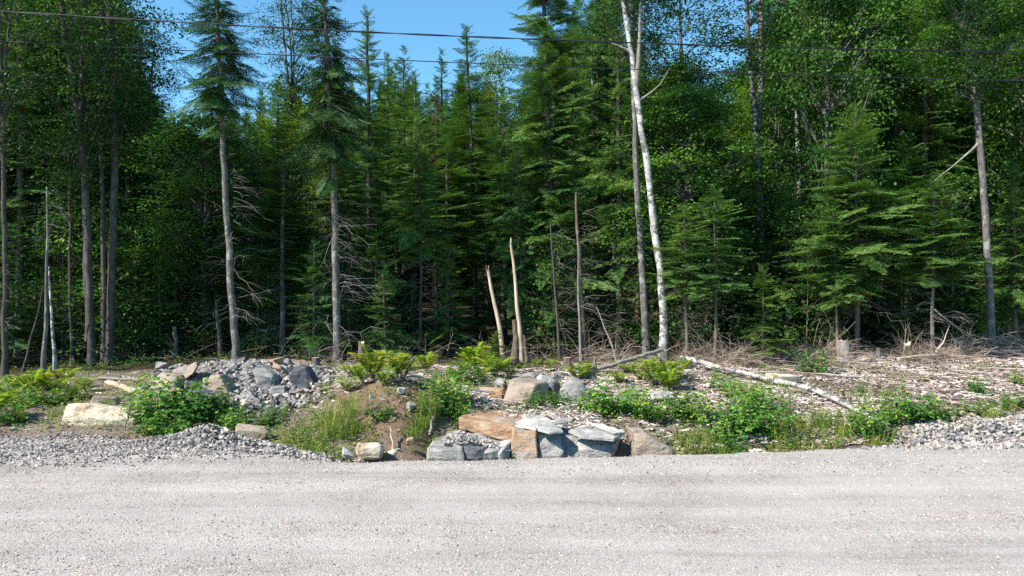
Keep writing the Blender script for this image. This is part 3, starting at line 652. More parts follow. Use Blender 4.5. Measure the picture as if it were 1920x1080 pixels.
def leafy_crown(H, Rd, ncl, per, leaf, seed, spread=(.30, .30, .10), hollow=.45, stem_r=.06, droop=.3, nl=None, low=0.0):
    rg = np.random.default_rng(seed); mb = MB(); lim = MB()
    lead = smooth_path([[0, 0, 0], [rg.normal(0, .1), rg.normal(0, .1), H * .4], [rg.normal(0, .2), rg.normal(0, .2), H * .95]], 8)
    v, f = tube(lead, np.linspace(stem_r, stem_r * .15, 8), 5); lim.add(v, f)
    for k in range(ncl):
        u = rg.uniform(low, 1) ** .9; az = rg.uniform(0, 6.283); rad = Rd * math.sin(math.pi * min(.98, .12 + .82 * u)) ** .6 * (hollow + (1 - hollow) * rg.uniform()) * rg.uniform(.75, 1.15)
        c = np.array([math.cos(az) * rad, math.sin(az) * rad, u * H]); m_ = max(6, int(per * rg.uniform(.5, 1.5)))
        sp = np.array(spread) * rg.uniform(.7, 1.3)
        off = rg.normal(0, 1, (m_, 3)) * sp; off[:, 2] -= .35 * (off[:, 0] ** 2 + off[:, 1] ** 2)
        P = c + off; D = nrm(nrm(off * [1, 1, .3]) + rg.normal(0, .6, (m_, 3)) * [1, 1, .6] + [0, 0, -droop])
        up = nrm(np.array([0, 0, 1.]) + rg.normal(0, .45, (m_, 3)) + np.array([-.25, -.15, 0])); S = nrm(np.cross(D, up))
        L = leaf * rg.uniform(.65, 1.25, m_); v, f = elems(P, D, S, L, L * .72, .42)
        mb.add(v, f, np.repeat(np.clip(rg.uniform(.05, .85) + rg.normal(0, .12, m_), 0, 1), 4))
        if (nl is None and k % 2 == 0) or (nl and k < nl):
            a = max(0, c[2] - rad * rg.uniform(.5, 1.1)); b0 = lead[min(7, int(a / H * 8))]
            p = smooth_path([b0, (b0 + c) / 2 + [0, 0, rg.uniform(-.05, .2) * rad], c, c + off[0] * .6], 6)
            v, f = tube(p, np.linspace(stem_r * .33, .004, 6), 4); lim.add(v, f)
            for q in range(3):
                e = c + off[rg.integers(m_)]; v, f = tube([p[3], (p[3] + e) / 2 + [0, 0, .04], e], [.006, .004, .002], 3); lim.add(v, f)
    return mb, lim

CON = {}     # key -> (H, R, crown mesh per material...) ; crown meshes share geometry per variant
def reg_con(key, H, Rd, seed, mname, **k):
    mb, lim = conifer_crown(H, Rd, seed, **k)
    CON[key] = (H, Rd, mb.mesh('crown', M[mname]), lim.mesh('branches', M['bark_brown']))
reg_con('small', 3.6, 1.25, 1, 'fir', gap=.26, nb=6)
reg_con('smalllight', 2.6, 1.0, 2, 'firlight', gap=.24, nb=6)
reg_con('mid', 6.2, 1.9, 3, 'fir', gap=.30, nb=6, profile=.8)
reg_con('midb', 6.0, 1.5, 4, 'fir', gap=.30, nb=6, profile=.65, sparse=.15)
reg_con('tall', 9.5, 1.9, 5, 'fir', gap=.36, nb=6, profile=.7, sparse=.1)
reg_con('talllight', 9.5, 1.7, 6, 'firlight', gap=.40, nb=6, profile=.7)
reg_con('spruce', 5.0, 1.25, 7, 'spruce', spruce=True, gap=.24, nb=7, profile=.6)
reg_con('sprucetall', 9.0, 1.7, 8, 'spruce', spruce=True, gap=.34, nb=6, profile=.6, sparse=.2)
reg_con('bigfir', 15, 2.2, 10, 'fir', gap=.33, nb=8, profile=.6)
reg_con('wide', 5.2, 2.0, 12, 'fir', gap=.24, nb=7, profile=.85)
reg_con('rusty', 4.0, .8, 9, 'brownfir', gap=.34, nb=5, sparse=.2)
DEC = {}
def reg_dec(key, H, Rd, ncl, per, leaf, seed, mname, bark_='bark_grey', **k):
    mb, lim = leafy_crown(H, Rd, ncl, per, leaf, seed, **k)
    DEC[key] = (H, Rd, mb.mesh('crown', M[mname]), lim.mesh('limbs', M[bark_]))
reg_dec('maple_a', 8, 2.6, 280, 100, .115, 31, 'leaf', hollow=.3)
reg_dec('maple_b', 7, 2.3, 230, 100, .115, 32, 'leaf', hollow=.3)
reg_dec('maple_dark', 7.5, 2.4, 240, 80, .115, 33, 'leafdark', 'bark_dark', hollow=.3)
reg_dec('airy', 7, 2.0, 125, 75, .10, 34, 'leafdark', 'bark_dark', hollow=.35)
reg_dec('yellow', 6, 1.9, 150, 70, .10, 35, 'leafyellow', hollow=.3)
reg_dec('sap_a', 3.4, 1.05, 60, 42, .095, 36, 'leaf', 'bark_brown', stem_r=.018, spread=(.24, .24, .07), hollow=.2)
reg_dec('sap_b', 2.4, .95, 55, 40, .085, 37, 'leafdark', 'bark_brown', stem_r=.014, spread=(.24, .24, .07), hollow=.2)
reg_dec('shrub', 1.3, .8, 46, 34, .08, 38, 'leafdark', 'bark_brown', stem_r=.01, spread=(.2, .2, .08), hollow=.2)
DEAD = [dead_crown(5.5, 1.4, .7, 60, 51).mesh('dead_branches', M['twig']), dead_crown(4, 1.2, .8, 46, 52).mesh('dead_branches', M['twig']), dead_crown(6.5, .9, .8, 50, 53, sweep=-.1).mesh('dead_branches', M['twig'])]
def trunk_mesh(path, r0, r1, m, k=9, rough=.05, n=None, name='trunk'):
    path = np.asarray(path, float); L = np.sum(np.linalg.norm(np.diff(path, axis=0), axis=1)); n = n or max(6, int(L / .45))
    p = smooth_path(path, n); s = np.linspace(0, 1, n); r = r0 + (r1 - r0) * s; r = r * (1 + .45 * np.exp(-s * L / .25))
    p[1:-1, :2] += np.random.default_rng(int(r0 * 9999) + n).normal(0, .012, (n - 2, 2))
    v, f = tube(p, r, k, rough=rough)
    if m in ('barewood', 'deadwood') and r0 > .03: v[-k:, 2] += np.random.default_rng(k + n).uniform(-.10, .16, k); p[-1, 2] -= .1
    mb = MB(); mb.add(v, f)
    c = p[-1]; mb.add(np.concatenate([v[-k:], [c]]), np.array([[i, (i + 1) % k, k] for i in range(k)]))
    return mb.mesh(name, M[m], True)

def tree(name, label, cat, pix, r0, barkm, crown=None, top=None, bottom=None, rad=None, dead=None, Y=None, extra=None, group=None, r1=None, seed=0, crown2=None, rotz=None):
    """pix: trunk pixels from base up; Y depth (or found from base pixel). crown key with pixel top/bottom rows and half-width px"""
    bx, by = pix[0]
    if Y is None: b = hit(bx, by, 14.5); Y = b[1]
    x = (bx - 960) / F * Y; base = np.array([x, Y, float(T(x, Y)) - .05])
    path = [np.zeros(3)] + [PX(q[0], q[1], Y + (q[2] if len(q) > 2 else 0)) - base for q in pix[1:]]
    r0 *= .84; r1 = r1 and r1 * .84
    th = thing(name, base, label, cat, group)
    link('trunk', trunk_mesh(path, r0, r1 or r0 * .35, barkm), th)
    if extra:
        for q in extra: link('branch' if q[2] < r0 * .55 else 'stem', trunk_mesh([PX(a[0], a[1], Y + (a[2] if len(a) > 2 else 0)) - base for a in q[0]], q[2], q[3], q[1], 6, name='branch'), th)
    P = np.array(path)
    def at(z): return np.array([np.interp(z, P[:, 2], P[:, 0]), np.interp(z, P[:, 2], P[:, 1]), z])
    zt = lambda py: CAMH - (py - 540) / F * Y - base[2]
    for cr in ([(crown, top, bottom, rad)] if crown else []) + (crown2 or []):
        key, tp, bt, rd = cr[:4]; src = CON if key in CON else DEC; H, Rd, cm, lm = src[key]
        z0, z1 = zt(bt), zt(tp); s = (rd / F * Y) / Rd; p0 = at(z0); p1 = at(z1) if z1 < P[-1, 2] + .5 else P[-1] + np.array([0, 0, z1 - P[-1, 2]])
        tilt = p1 - p0; rz = rr.uniform(0, 6.28) if rotz is None else rotz
        q = Vector(tilt).to_track_quat('Z', 'Y').to_euler() if src is CON else None
        e = (q if q is not None else (0, 0, rz))
        o = link('crown', cm, th, p0, e, (s, s, (z1 - z0) / H)); l = link('branches', lm, th, p0, e, (s, s, (z1 - z0) / H))
    if dead:
        d0, d1, rd = dead; z0, z1 = zt(d0), zt(d1)
        L = (z1 - z0); me = dead_crown(L, rd / F * Y, rd / F * Y * .7, int(13 * L), seed + 60, sweep=-.38, thick=.006).mesh('dead_branches', M['twig'])
        link('dead_branches', me, th, at(z0))
    return th

# ------------------------------------------------------------------ named trees (photo pixels)
tree('spruce_tree', 'tall bare-trunked spruce on the left, rising behind the rubble pile', 'tree', [(443, 690), (425, 400), (412, 130), (404, -110)], .115, 'bark_grey', 'spruce', -150, 215, 98, (600, 190, 80), Y=18.6, seed=1)
tree('spruce_tree', 'tall pale-trunked spruce with dead lower branches behind the left stump', 'tree', [(634, 680), (626, 330), (615, 160), (603, -100)], .125, 'bark_grey', 'spruce', -190, 300, 95, (655, 240, 118), Y=19.2, seed=2)
tree('fir_tree', 'narrow fir with a pointed top against the sky right of the pale spruce', 'tree', [(690, 650), (693, 300), (688, 30)], .13, 'bark_dark', 'tall', 18, 470, 92, (620, 430, 70), Y=24, seed=3)
tree('fir_tree', 'light green fir with a thin spire in the middle of the sky gap', 'tree', [(893, 655), (885, 300), (874, 60)], .13, 'bark_dark', 'talllight', 48, 470, 105, (640, 430, 60), Y=30, seed=4)
tree('fir_tree', 'largest dense fir standing right of the sky gap', 'tree', [(1040, 668), (1030, 300), (1018, -60)], .17, 'bark_dark', 'bigfir', -420, 600, 128, (640, 480, 80), Y=22.5, seed=5)
tree('fir_tree', 'fir with low bright boughs just left of the largest fir', 'tree', [(985, 665), (975, 450), (968, 240)], .08, 'bark_dark', 'mid', 215, 600, 78, None, Y=22, seed=6)
tree('dead_tree', 'thin dead spruce with bare drooping twigs left of the grey trunk', 'tree', [(1090, 668), (1084, 540), (1083, 440)], .045, 'deadwood', None, dead=(640, 450, 80), Y=18.6, seed=7)
tree('forest_tree', 'stout grey-brown trunk directly behind the thin dead spruce', 'tree', [(1097, 668), (1086, 500), (1080, 360)], .10, 'bark_brown', None, dead=(600, 380, 60), Y=20, seed=8)
tree('forest_tree', 'slender dark trunk between the broken snags and the thin dead spruce', 'tree', [(1050, 672), (1036, 480), (1032, 420)], .05, 'bark_dark', None, dead=(620, 400, 60), Y=19.5, seed=9)
tree('forest_tree', 'straight grey trunk just left of the white birch', 'tree', [(1214, 660), (1197, 400), (1188, 200), (1184, 0), (1182, -80)], .13, 'bark_grey', 'maple_dark', -220, 120, 90, None, Y=20, seed=10)
tree('birch_tree', 'tall leaning white birch with a forked top right of centre', 'birch', [(1246, 672), (1243, 560), (1225, 400), (1208, 270), (1195, 180), (1182, 90), (1162, -40)], .125, 'birch', 'airy', -260, 10, 80, None, Y=18.3, seed=11, r1=.065,
     extra=[([(1192, 160), (1198, 90), (1202, 0), (1205, -60)], 'deadwood', .05, .03), ([(1196, 190), (1240, 160), (1255, 128, -.3)], 'deadwood', .025, .008), ([(1182, 98), (1165, 88), (1140, 78)], 'deadwood', .03, .008)])
tree('birch_tree', 'bright blotchy white birch trunk among the green leaves on the right', 'birch', [(1503, 500), (1500, 410), (1497, 300), (1490, 140), (1486, 60)], .15, 'birch', 'maple_a', -60, 170, 90, None, Y=29, seed=12)
tree('maple_tree', 'twin-stemmed grey maple rising behind the twin young firs', 'tree', [(1428, 560), (1425, 400), (1419, 240), (1403, 80), (1398, -60)], .19, 'bark_grey', 'airy', -160, 130, 110, None, Y=26, seed=13,
     extra=[([(1420, 245), (1428, 150), (1425, -60)], 'bark_grey', .12, .08)])
tree('maple_tree', 'light grey trunk with a high fork at the far right', 'tree', [(1861, 650), (1850, 450), (1846, 380), (1836, 250), (1822, 120), (1810, 60), (1805, -60)], .105, 'bark_grey', 'maple_a', -160, 190, 130, None, Y=18.6, seed=14, r1=.08,
     extra=[([(1812, 70), (1795, 40), (1775, -20)], 'bark_grey', .06, .04), ([(1838, 265), (1800, 300), (1745, 345)], 'deadwood', .03, .008), ([(1835, 175), (1815, 165), (1800, 158)], 'deadwood', .03, .01)])
tree('fir_tree', 'shapely young fir with a thin pointed leader behind the pale stump', 'fir', [(1608, 662), (1606, 480), (1604, 200)], .075, 'bark_brown', 'wide', 192, 520, 172, (650, 470, 95), Y=18.6, seed=15)
tree('fir_tree', 'slim young fir with its trunk touching the pale stump', 'fir', [(1571, 662), (1566, 500), (1562, 380)], .045, 'bark_brown', 'small', 370, 560, 80, (655, 500, 60), Y=18.2, seed=16)
tree('fir_tree', 'young fir nearest the birch with a bare lower trunk', 'fir', [(1288, 660), (1285, 500), (1283, 395)], .05, 'bark_brown', 'small', 385, 545, 92, (655, 500, 65), Y=17.8, seed=17)
tree('fir_tree', 'broad young fir right of the one nearest the birch', 'fir', [(1342, 680), (1342, 520), (1340, 370)], .055, 'bark_brown', 'small', 350, 540, 118, (668, 500, 85), Y=17.4, seed=18)
tree('fir_tree', 'low bushy yellow-green fir between the broad young fir and the shapely one', 'fir', [(1432, 672), (1430, 600), (1430, 520)], .03, 'bark_brown', 'smalllight', 500, 665, 62, None, Y=17.0, seed=19)
tree('fir_tree', 'young fir with drooping dead twigs above the slash on the right', 'fir', [(1747, 668), (1750, 560), (1752, 350)], .06, 'bark_grey', 'wide', 330, 520, 125, (655, 480, 95), Y=17.6, seed=20)
tree('fir_tree', 'young fir partly cut off by the right edge of the frame', 'fir', [(1905, 655), (1903, 500), (1900, 340)], .06, 'bark_brown', 'mid', 300, 590, 95, (650, 560, 60), Y=19.5, seed=21)
tree('fir_tree', 'dark fir in the second row between the shapely fir and the right maple', 'fir', [(1700, 640), (1700, 500), (1698, 300)], .08, 'bark_dark', 'mid', 250, 520, 120, (620, 450, 80), Y=21.5, seed=22)
tree('fir_tree', 'dark fir in the second row left of the shapely young fir', 'fir', [(1475, 640), (1475, 520), (1475, 380)], .06, 'bark_dark', 'small', 340, 560, 95, None, Y=21, seed=23)
tree('spruce_tree', 'tall dark spruce towering over the leafy trees on the right', 'tree', [(1640, 600), (1636, 300), (1630, -60)], .16, 'bark_dark', 'sprucetall', -90, 430, 85, None, Y=27, seed=24)
tree('maple_tree', 'dark forked maple with its crown against the sky on the left', 'tree', [(172, 692), (165, 450), (152, 230), (125, 80), (105, -60)], .115, 'bark_dark', 'airy', -150, 330, 130, None, Y=19, seed=25, r1=.08,
     extra=[([(150, 225), (158, 60), (165, -60)], 'bark_dark', .055, .04), ([(165, 640), (158, 400), (152, 230)], 'bark_dark', .06, .055)])
tree('maple_tree', 'tall dark grey maple trunk right of the forked one', 'tree', [(206, 692), (212, 450), (216, 250), (207, 60), (203, -80)], .125, 'bark_dark', 'airy', -180, 280, 115, None, Y=19.4, seed=26, r1=.09,
     extra=[([(196, 690), (194, 450), (188, 200), (192, 0)], 'bark_dark', .07, .04)])
tree('maple_tree', 'leafy dark tree filling the upper left corner', 'tree', [(8, 714), (10, 450), (2, 100), (0, -60)], .085, 'bark_dark', 'airy', -160, 280, 120, (640, 350, 40), Y=17.6, seed=27)
tree('dead_tree', 'grey dead snag with bare drooping branches at the far left', 'tree', [(82, 714), (88, 560), (90, 450), (88, 350)], .065, 'bark_grey', None, dead=(470, 350, 75), Y=17.3, seed=28)
tree('birch_tree', 'short thin birch leaning behind the far left snag', 'birch', [(104, 690), (98, 620), (93, 560), (92, 500)], .055, 'birch', None, Y=18.2, seed=29)
tree('forest_tree', 'thin dark trunk between the far left snag and the forked maple', 'tree', [(135, 690), (132, 560), (130, 400), (128, 250)], .06, 'bark_dark', 'sap_b', 240, 420, 60, (640, 450, 30), Y=19.6, seed=30)
tree('dead_tree', 'leaning thin dark pole between two left trunks', 'tree', [(42, 705), (62, 620), (80, 540)], .04, 'bark_dark', None, Y=18.4, seed=31)
tree('dead_tree', 'thin bleached dead trunk with a crooked top behind the left understory', 'tree', [(360, 680), (363, 500), (366, 380), (364, 330), (369, 298)], .055, 'barewood', None, Y=24, seed=32)
tree('dead_tree', 'short dark snag left of the left bare spruce', 'tree', [(415, 690), (411, 620), (406, 562)], .075, 'bark_dark', None, Y=20.5, seed=33, r1=.05)
tree('dead_tree', 'short grey-sided snag deep in shade above the rubble', 'tree', [(328, 692), (328, 650), (327, 612)], .07, 'bark_grey', None, Y=20.5, seed=34, r1=.06)
tree('forest_tree', 'thin dark trunk left of the narrow pointed fir', 'tree', [(656, 655), (655, 500), (652, 330)], .06, 'bark_dark', 'midb', 250, 420, 70, (620, 400, 60), Y=22, seed=35)
tree('fir_tree', 'dark fir with a thin trunk in the centre of the forest', 'tree', [(788, 672), (790, 450), (782, 230)], .06, 'bark_dark', 'mid', 200, 480, 80, (620, 440, 60), Y=21.5, seed=36)
tree('snag', 'debarked tan snag leaning left, the lower of two broken ones', 'broken trunk', [(945, 640), (936, 590), (921, 545), (914, 504)], .075, 'barewood', None, Y=19, seed=37, r1=.045)
tree('snag', 'slim broken snag with a tan trunk, the taller of two', 'broken trunk', [(977, 675), (974, 600), (967, 520), (957, 455)], .08, 'barewood', None, Y=18.6, seed=38, r1=.035, extra=[([(966, 680), (968, 640), (964, 600)], 'bark_brown', .10, .05), ([(988, 680), (984, 640), (982, 628)], 'bark_brown', .06, .03)])
tree('fir_sapling', 'small bright fir sapling at the foot of the broken snags', 'fir', [(932, 690), (932, 640)], .02, 'bark_brown', 'smalllight', 622, 690, 42, None, Y=18.0, seed=39)
tree('fir_tree', 'light green fir left of the central spire', 'tree', [(832, 620), (830, 300), (828, 110)], .11, 'bark_dark', 'talllight', 92, 430, 60, None, Y=34, seed=40)
tree('fir_tree', 'sunlit fir at the left side of the sky gap', 'tree', [(757, 620), (757, 300), (757, 110)], .11, 'bark_dark', 'talllight', 86, 460, 75, None, Y=33, seed=41)
tree('fir_tree', 'sunlit fir low in the left side of the sky gap', 'tree', [(727, 620), (727, 300), (727, 110)], .11, 'bark_dark', 'tall', 100, 460, 70, None, Y=36, seed=42)
tree('dead_tree', 'rusty brown dead fir at the bottom of the sky gap', 'tree', [(818, 600), (818, 300), (818, 200)], .07, 'bark_brown', 'rusty', 185, 300, 24, None, Y=29, seed=43)
tree('aspen_tree', 'airy yellow-green tree between the two bare-trunked spruces', 'tree', [(545, 620), (545, 200), (520, -60)], .10, 'bark_grey', 'airy', -60, 200, 70, None, Y=26, seed=44, extra=[([(545, 250), (552, 100), (540, -60)], 'bark_grey', .04, .02)], crown2=[('yellow', 150, 430, 75)])
tree('aspen_tree', 'thin-leaved tree just right of the upper left maple', 'tree', [(285, 640), (282, 200), (290, 80)], .06, 'bark_grey', 'airy', 55, 250, 55, None, Y=25, seed=45)
tree('maple_tree', 'bright leafy tree behind the dead fir and the largest fir', 'tree', [(930, 620), (930, 300), (930, 150)], .1, 'bark_grey', 'yellow', 95, 330, 70, None, Y=35, seed=46)
tree('maple_tree', 'leafy maple with sky showing through above the young firs', 'tree', [(1290, 640), (1280, 300), (1275, -60)], .11, 'bark_dark', 'airy', -40, 290, 115, None, Y=24, seed=47, crown2=[('maple_b', 120, 330, 100)])
tree('fir_tree', 'fir with dense dark boughs between the largest fir and the birch', 'tree', [(1140, 660), (1140, 300), (1135, -50)], .12, 'bark_dark', 'tall', -90, 420, 85, (640, 380, 60), Y=24, seed=48)

# ------------------------------------------------------------------ forest behind
SKY = [(-400, -150), (230, -120), (262, 190), (350, 175), (400, 190), (480, 150), (560, 120), (660, 110), (700, 105), (760, 95), (800, 125), (840, 130), (860, 100), (930, 125), (1000, 110), (1040, -60), (1180, -60), (1230, 110), (1300, 150), (1380, 130), (1440, 60), (1490, -120), (2400, -150)]
placed = [(o.location.x, o.location.y) for o in COL.objects if o.type == 'EMPTY' and o.get('category') in ('tree', 'fir', 'birch')]
FILLT = {}
def fill_trunk(r, H, m):
    k = (round(r, 2), round(H), m)
    if k not in FILLT: FILLT[k] = trunk_mesh([[0, 0, -.1], [.05, .03, H * .4], [0, -.04, H]], r, r * .4, m, 7)
    return FILLT[k]
ZONE = [(-9e9, 330, 'behind the dark maples'), (330, 680, 'behind the bare-trunked spruces'), (680, 1010, 'below the sky gap'), (1010, 1260, 'behind the largest fir'), (1260, 1600, 'behind the twin young firs'), (1600, 9e9, 'at the far right')]
def zone(px): return next(z[2] for z in ZONE if z[0] <= px < z[1])
fr = random.Random(77); tries = 0; nfill = 0
while nfill < 175 and tries < 6000:
    tries += 1
    y = fr.uniform(21, 46) if tries % 3 else fr.uniform(20.5, 30); px = fr.uniform(-380, 2150); x = (px - 960) / F * y
    if any((x - a) ** 2 + (y - b) ** 2 < (1.25 + .02 * y) ** 2 for a, b in placed): continue
    if y < 29 and any(abs(px - q) < 48 for q in (1415, 1495, 690, 893, 788)): continue
    placed.append((x, y)); nfill += 1
    sky = min(np.interp(px + d, *zip(*SKY)) for d in (0,)); sky = max(sky, max(np.interp(px - 55, *zip(*SKY)), np.interp(px + 55, *zip(*SKY))) - 60)
    top = CAMH - (sky + fr.uniform(5, 110) - 540) / F * y; z0 = float(T(x, y)); H = max(5, top - z0)
    if H > 17: H = fr.uniform(14, 17)
    pdec = .42 if px < 300 else .14 if px < 620 else .02 if px < 1180 else .40
    if fr.random() < pdec:
        key = fr.choice(['maple_a', 'maple_b', 'maple_b', 'yellow'] if px > 330 else ['maple_dark', 'maple_a', 'yellow', 'maple_b']); cH, cR, cm, lm = DEC[key]
        hc = min(H * .75, cH * 1.35); bk = fr.choice(['grey', 'dark', 'brown']); row = 'second row' if y < 27 else 'middle rows' if y < 36 else 'back rows'; tone = {'maple_a': 'green', 'maple_b': 'bright green', 'yellow': 'yellow-green', 'maple_dark': 'dark green'}[key]
        lb = '%s leafy tree with a %s trunk, %s %s' % (tone, bk, row, zone(px)); th = thing('leafy_tree', (x, y, z0), lb, 'tree', lb, fr.uniform(0, 6.28))
        link('trunk', fill_trunk(fr.choice([.08, .11, .14]), H * .8, 'bark_' + bk), th)
        s = fr.uniform(.8, 1.05)
        e = (0, 0, 0); link('crown', cm, th, (0, 0, H - hc), e, (s, s, hc / cH)); link('limbs', lm, th, (0, 0, H - hc), e, (s, s, hc / cH))
        if H - hc > 3.5:
            cH2, cR2, cm2, lm2 = DEC[fr.choice(['sap_a', 'maple_b'])]; s2 = .7 if cR2 > 2 else 1.2
            link('crown', cm2, th, (0, 0, H - hc - 2.6), (0, 0, 1), (s2, s2, 3.4 / cH2))
    else:
        key = fr.choice(['tall', 'tall', 'sprucetall', 'talllight', 'midb'] if px < 1010 or px > 1400 else ['tall', 'sprucetall', 'midb']); cH, cR, cm, lm = CON[key]
        hc = min(H * fr.uniform(.6, .8), cH * 1.3); bk = fr.choice(['brown', 'dark', 'grey']); row = 'second row' if y < 27 else 'middle rows' if y < 36 else 'back rows'; tone = {'tall': 'full green fir', 'sprucetall': 'dark spruce', 'talllight': 'light green fir', 'midb': 'thin fir'}[key]
        lb = '%s with a %s trunk, %s %s' % (tone, bk, row, zone(px)); th = thing('conifer_tree', (x, y, z0), lb, 'tree', lb, fr.uniform(0, 6.28))
        link('trunk', fill_trunk(fr.choice([.09, .12]), H * .9, 'bark_' + bk), th)
        s = fr.uniform(.75, 1.05)
        link('crown', cm, th, (0, 0, H - hc), None, (s, s, hc / cH)); link('branches', lm, th, (0, 0, H - hc), None, (s, s, hc / cH))
        link('dead_branches', fr.choice(DEAD), th, (0, 0, .6), (0, 0, fr.uniform(0, 6)), (1, 1, max(.4, (H - hc) / 5.5)))
# understory saplings
for k in range(150):
    if k < 95: px = fr.uniform(-60, 640)
    else: px = fr.choice([fr.uniform(640, 1180), fr.uniform(1180, 1960), fr.uniform(1180, 1960)])
    y = fr.uniform(19.3, 27); x = (px - 960) / F * y; z0 = float(T(x, y))
    if any((x - a) ** 2 + (y - b) ** 2 < .35 for a, b in placed): continue
    placed.append((x, y))
    r_ = fr.random(); 
    if r_ < (.65 if px < 640 or px > 1180 else .25):
        key = fr.choice(['sap_a', 'sap_b', 'sap_a', 'shrub']); cH, cR, cm, lm = DEC[key]; s = fr.uniform(.8, 1.35)
        lb = ('tall ' if s > 1.15 else 'low ' if s < .95 else '') + {'sap_a': 'bright leafy sapling', 'sap_b': 'dark leafy sapling', 'shrub': 'leafy shrub'}[key] + (' at the forest edge ' if y < 22 else ' deep in the shade ') + zone(px); th = thing('leafy_sapling', (x, y, z0 + .02), lb, 'sapling', lb, fr.uniform(0, 6))
        link('foliage', cm, th, (0, 0, .3), None, (s, s, s)); link('stem', lm, th, (0, 0, 0), None, (s, s, s * 1.05))
    else:
        key = fr.choice(['small', 'small', 'smalllight']); cH, cR, cm, lm = CON[key]; s = fr.uniform(.6, 1.1)
        lb = ('taller ' if s > .85 else 'low ') + {'small': 'dark young fir', 'smalllight': 'light green young fir'}[key] + (' at the forest edge ' if y < 22 else ' deep in the shade ') + zone(px); th = thing('fir_sapling', (x, y, z0 + .02), lb, 'sapling', lb, fr.uniform(0, 6))
        link('trunk', fill_trunk(.04, cH * s, 'bark_brown'), th)
        link('crown', cm, th, (0, 0, .3), None, (s, s, s)); link('branches', lm, th, (0, 0, .3), None, (s, s, s))
# far woodland as one mass
def gn_scatter(name, pts, scl, objs_meshes, label):
    """one object that carries many whole trees far behind"""
    col = bpy.data.collections.new(name + '_kinds')
    for i, (nm, me) in enumerate(objs_meshes):
        o = bpy.data.objects.new(nm, me); col.objects.link(o)
    me = bpy.data.meshes.new(name); me.from_pydata([tuple(p) for p in pts], [], [])
    a = me.attributes.new('scl', 'FLOAT', 'POINT'); a.data.foreach_set('value', scl)
    o = link(name, me, kind='stuff'); md = o.modifiers.new('scatter', 'NODES')
    g = bpy.data.node_groups.new(name, 'GeometryNodeTree'); g.interface.new_socket('Geometry', in_out='INPUT', socket_type='NodeSocketGeometry'); g.interface.new_socket('Geometry', in_out='OUTPUT', socket_type='NodeSocketGeometry')
    gi = g.nodes.new('NodeGroupInput'); go = g.nodes.new('NodeGroupOutput'); ip = g.nodes.new('GeometryNodeInstanceOnPoints'); ci = g.nodes.new('GeometryNodeCollectionInfo')
    ci.inputs[0].default_value = col; ci.inputs['Separate Children'].default_value = True
    at = g.nodes.new('GeometryNodeInputNamedAttribute'); at.data_type = 'FLOAT'; at.inputs[0].default_value = 'scl'
    rv = g.nodes.new('FunctionNodeRandomValue'); rv.data_type = 'FLOAT_VECTOR'; rv.inputs[0].default_value = (0, 0, 0); rv.inputs[1].default_value = (0, 0, 6.28)
    ip.inputs['Pick Instance'].default_value = True
    L = g.links.new; L(gi.outputs[0], ip.inputs['Points']); L(ci.outputs[0], ip.inputs['Instance']); L(rv.outputs[0], ip.inputs['Rotation'])
    cv = g.nodes.new('ShaderNodeCombineXYZ'); [L(at.outputs[0], cv.inputs[i]) for i in range(3)]; L(cv.outputs[0], ip.inputs['Scale'])
    L(ip.outputs[0], go.inputs[0]); md.node_group = g; return o
WK = {0: ([], []), 1: ([], [])}
for k in range(560):
    y = fr.uniform(44, 80); px = fr.uniform(-500, 2400); x = (px - 960) / F * y; z = float(T(x, y)); c_ = 0 if 420 < px < 1200 else 1
    H = CAMH - (np.interp(px, *zip(*SKY)) + fr.uniform(25, 110) - 540) / F * y - z; H = min(H, 20)
    if H < 3: continue
    for lay in range(2 if H > 9 else 1): WK[c_][0].append((x, y, z - .3 + lay * H * .48)); WK[c_][1].append(min(H, 20) / 9.5 * (1 if lay == 0 else .54))
gn_scatter('conifer_woodland', *WK[0], [('far_fir', CON['tall'][2]), ('far_spruce', CON['sprucetall'][2]), ('far_fir_b', CON['talllight'][2])], '')
gn_scatter('mixed_woodland', *WK[1], [('far_fir', CON['tall'][2]), ('far_maple', DEC['maple_a'][2]), ('far_maple_b', DEC['maple_b'][2]), ('far_maple_c', DEC['yellow'][2])], '')
# trees standing left of the frame: the wood goes on and shades the left side
for k in range(18):
    y = fr.uniform(20, 34); x = -.70 * y - fr.uniform(1.8, 9); z0 = float(T(x, y)); th = thing('leafy_tree', (x, y, z0), 'leafy tree at the very left edge shading the dark maples', 'tree', 'leafy trees at the left edge', fr.uniform(0, 6))
    H = fr.uniform(11, 14); cH, cR, cm, lm = DEC[fr.choice(['maple_dark', 'maple_b', 'maple_a'])]
    link('trunk', fill_trunk(.12, H * .8, 'bark_dark'), th); link('crown', cm, th, (0, 0, H * .3), None, (1, 1, H * .7 / cH)); link('limbs', lm, th, (0, 0, H * .3), None, (1, 1, H * .7 / cH))

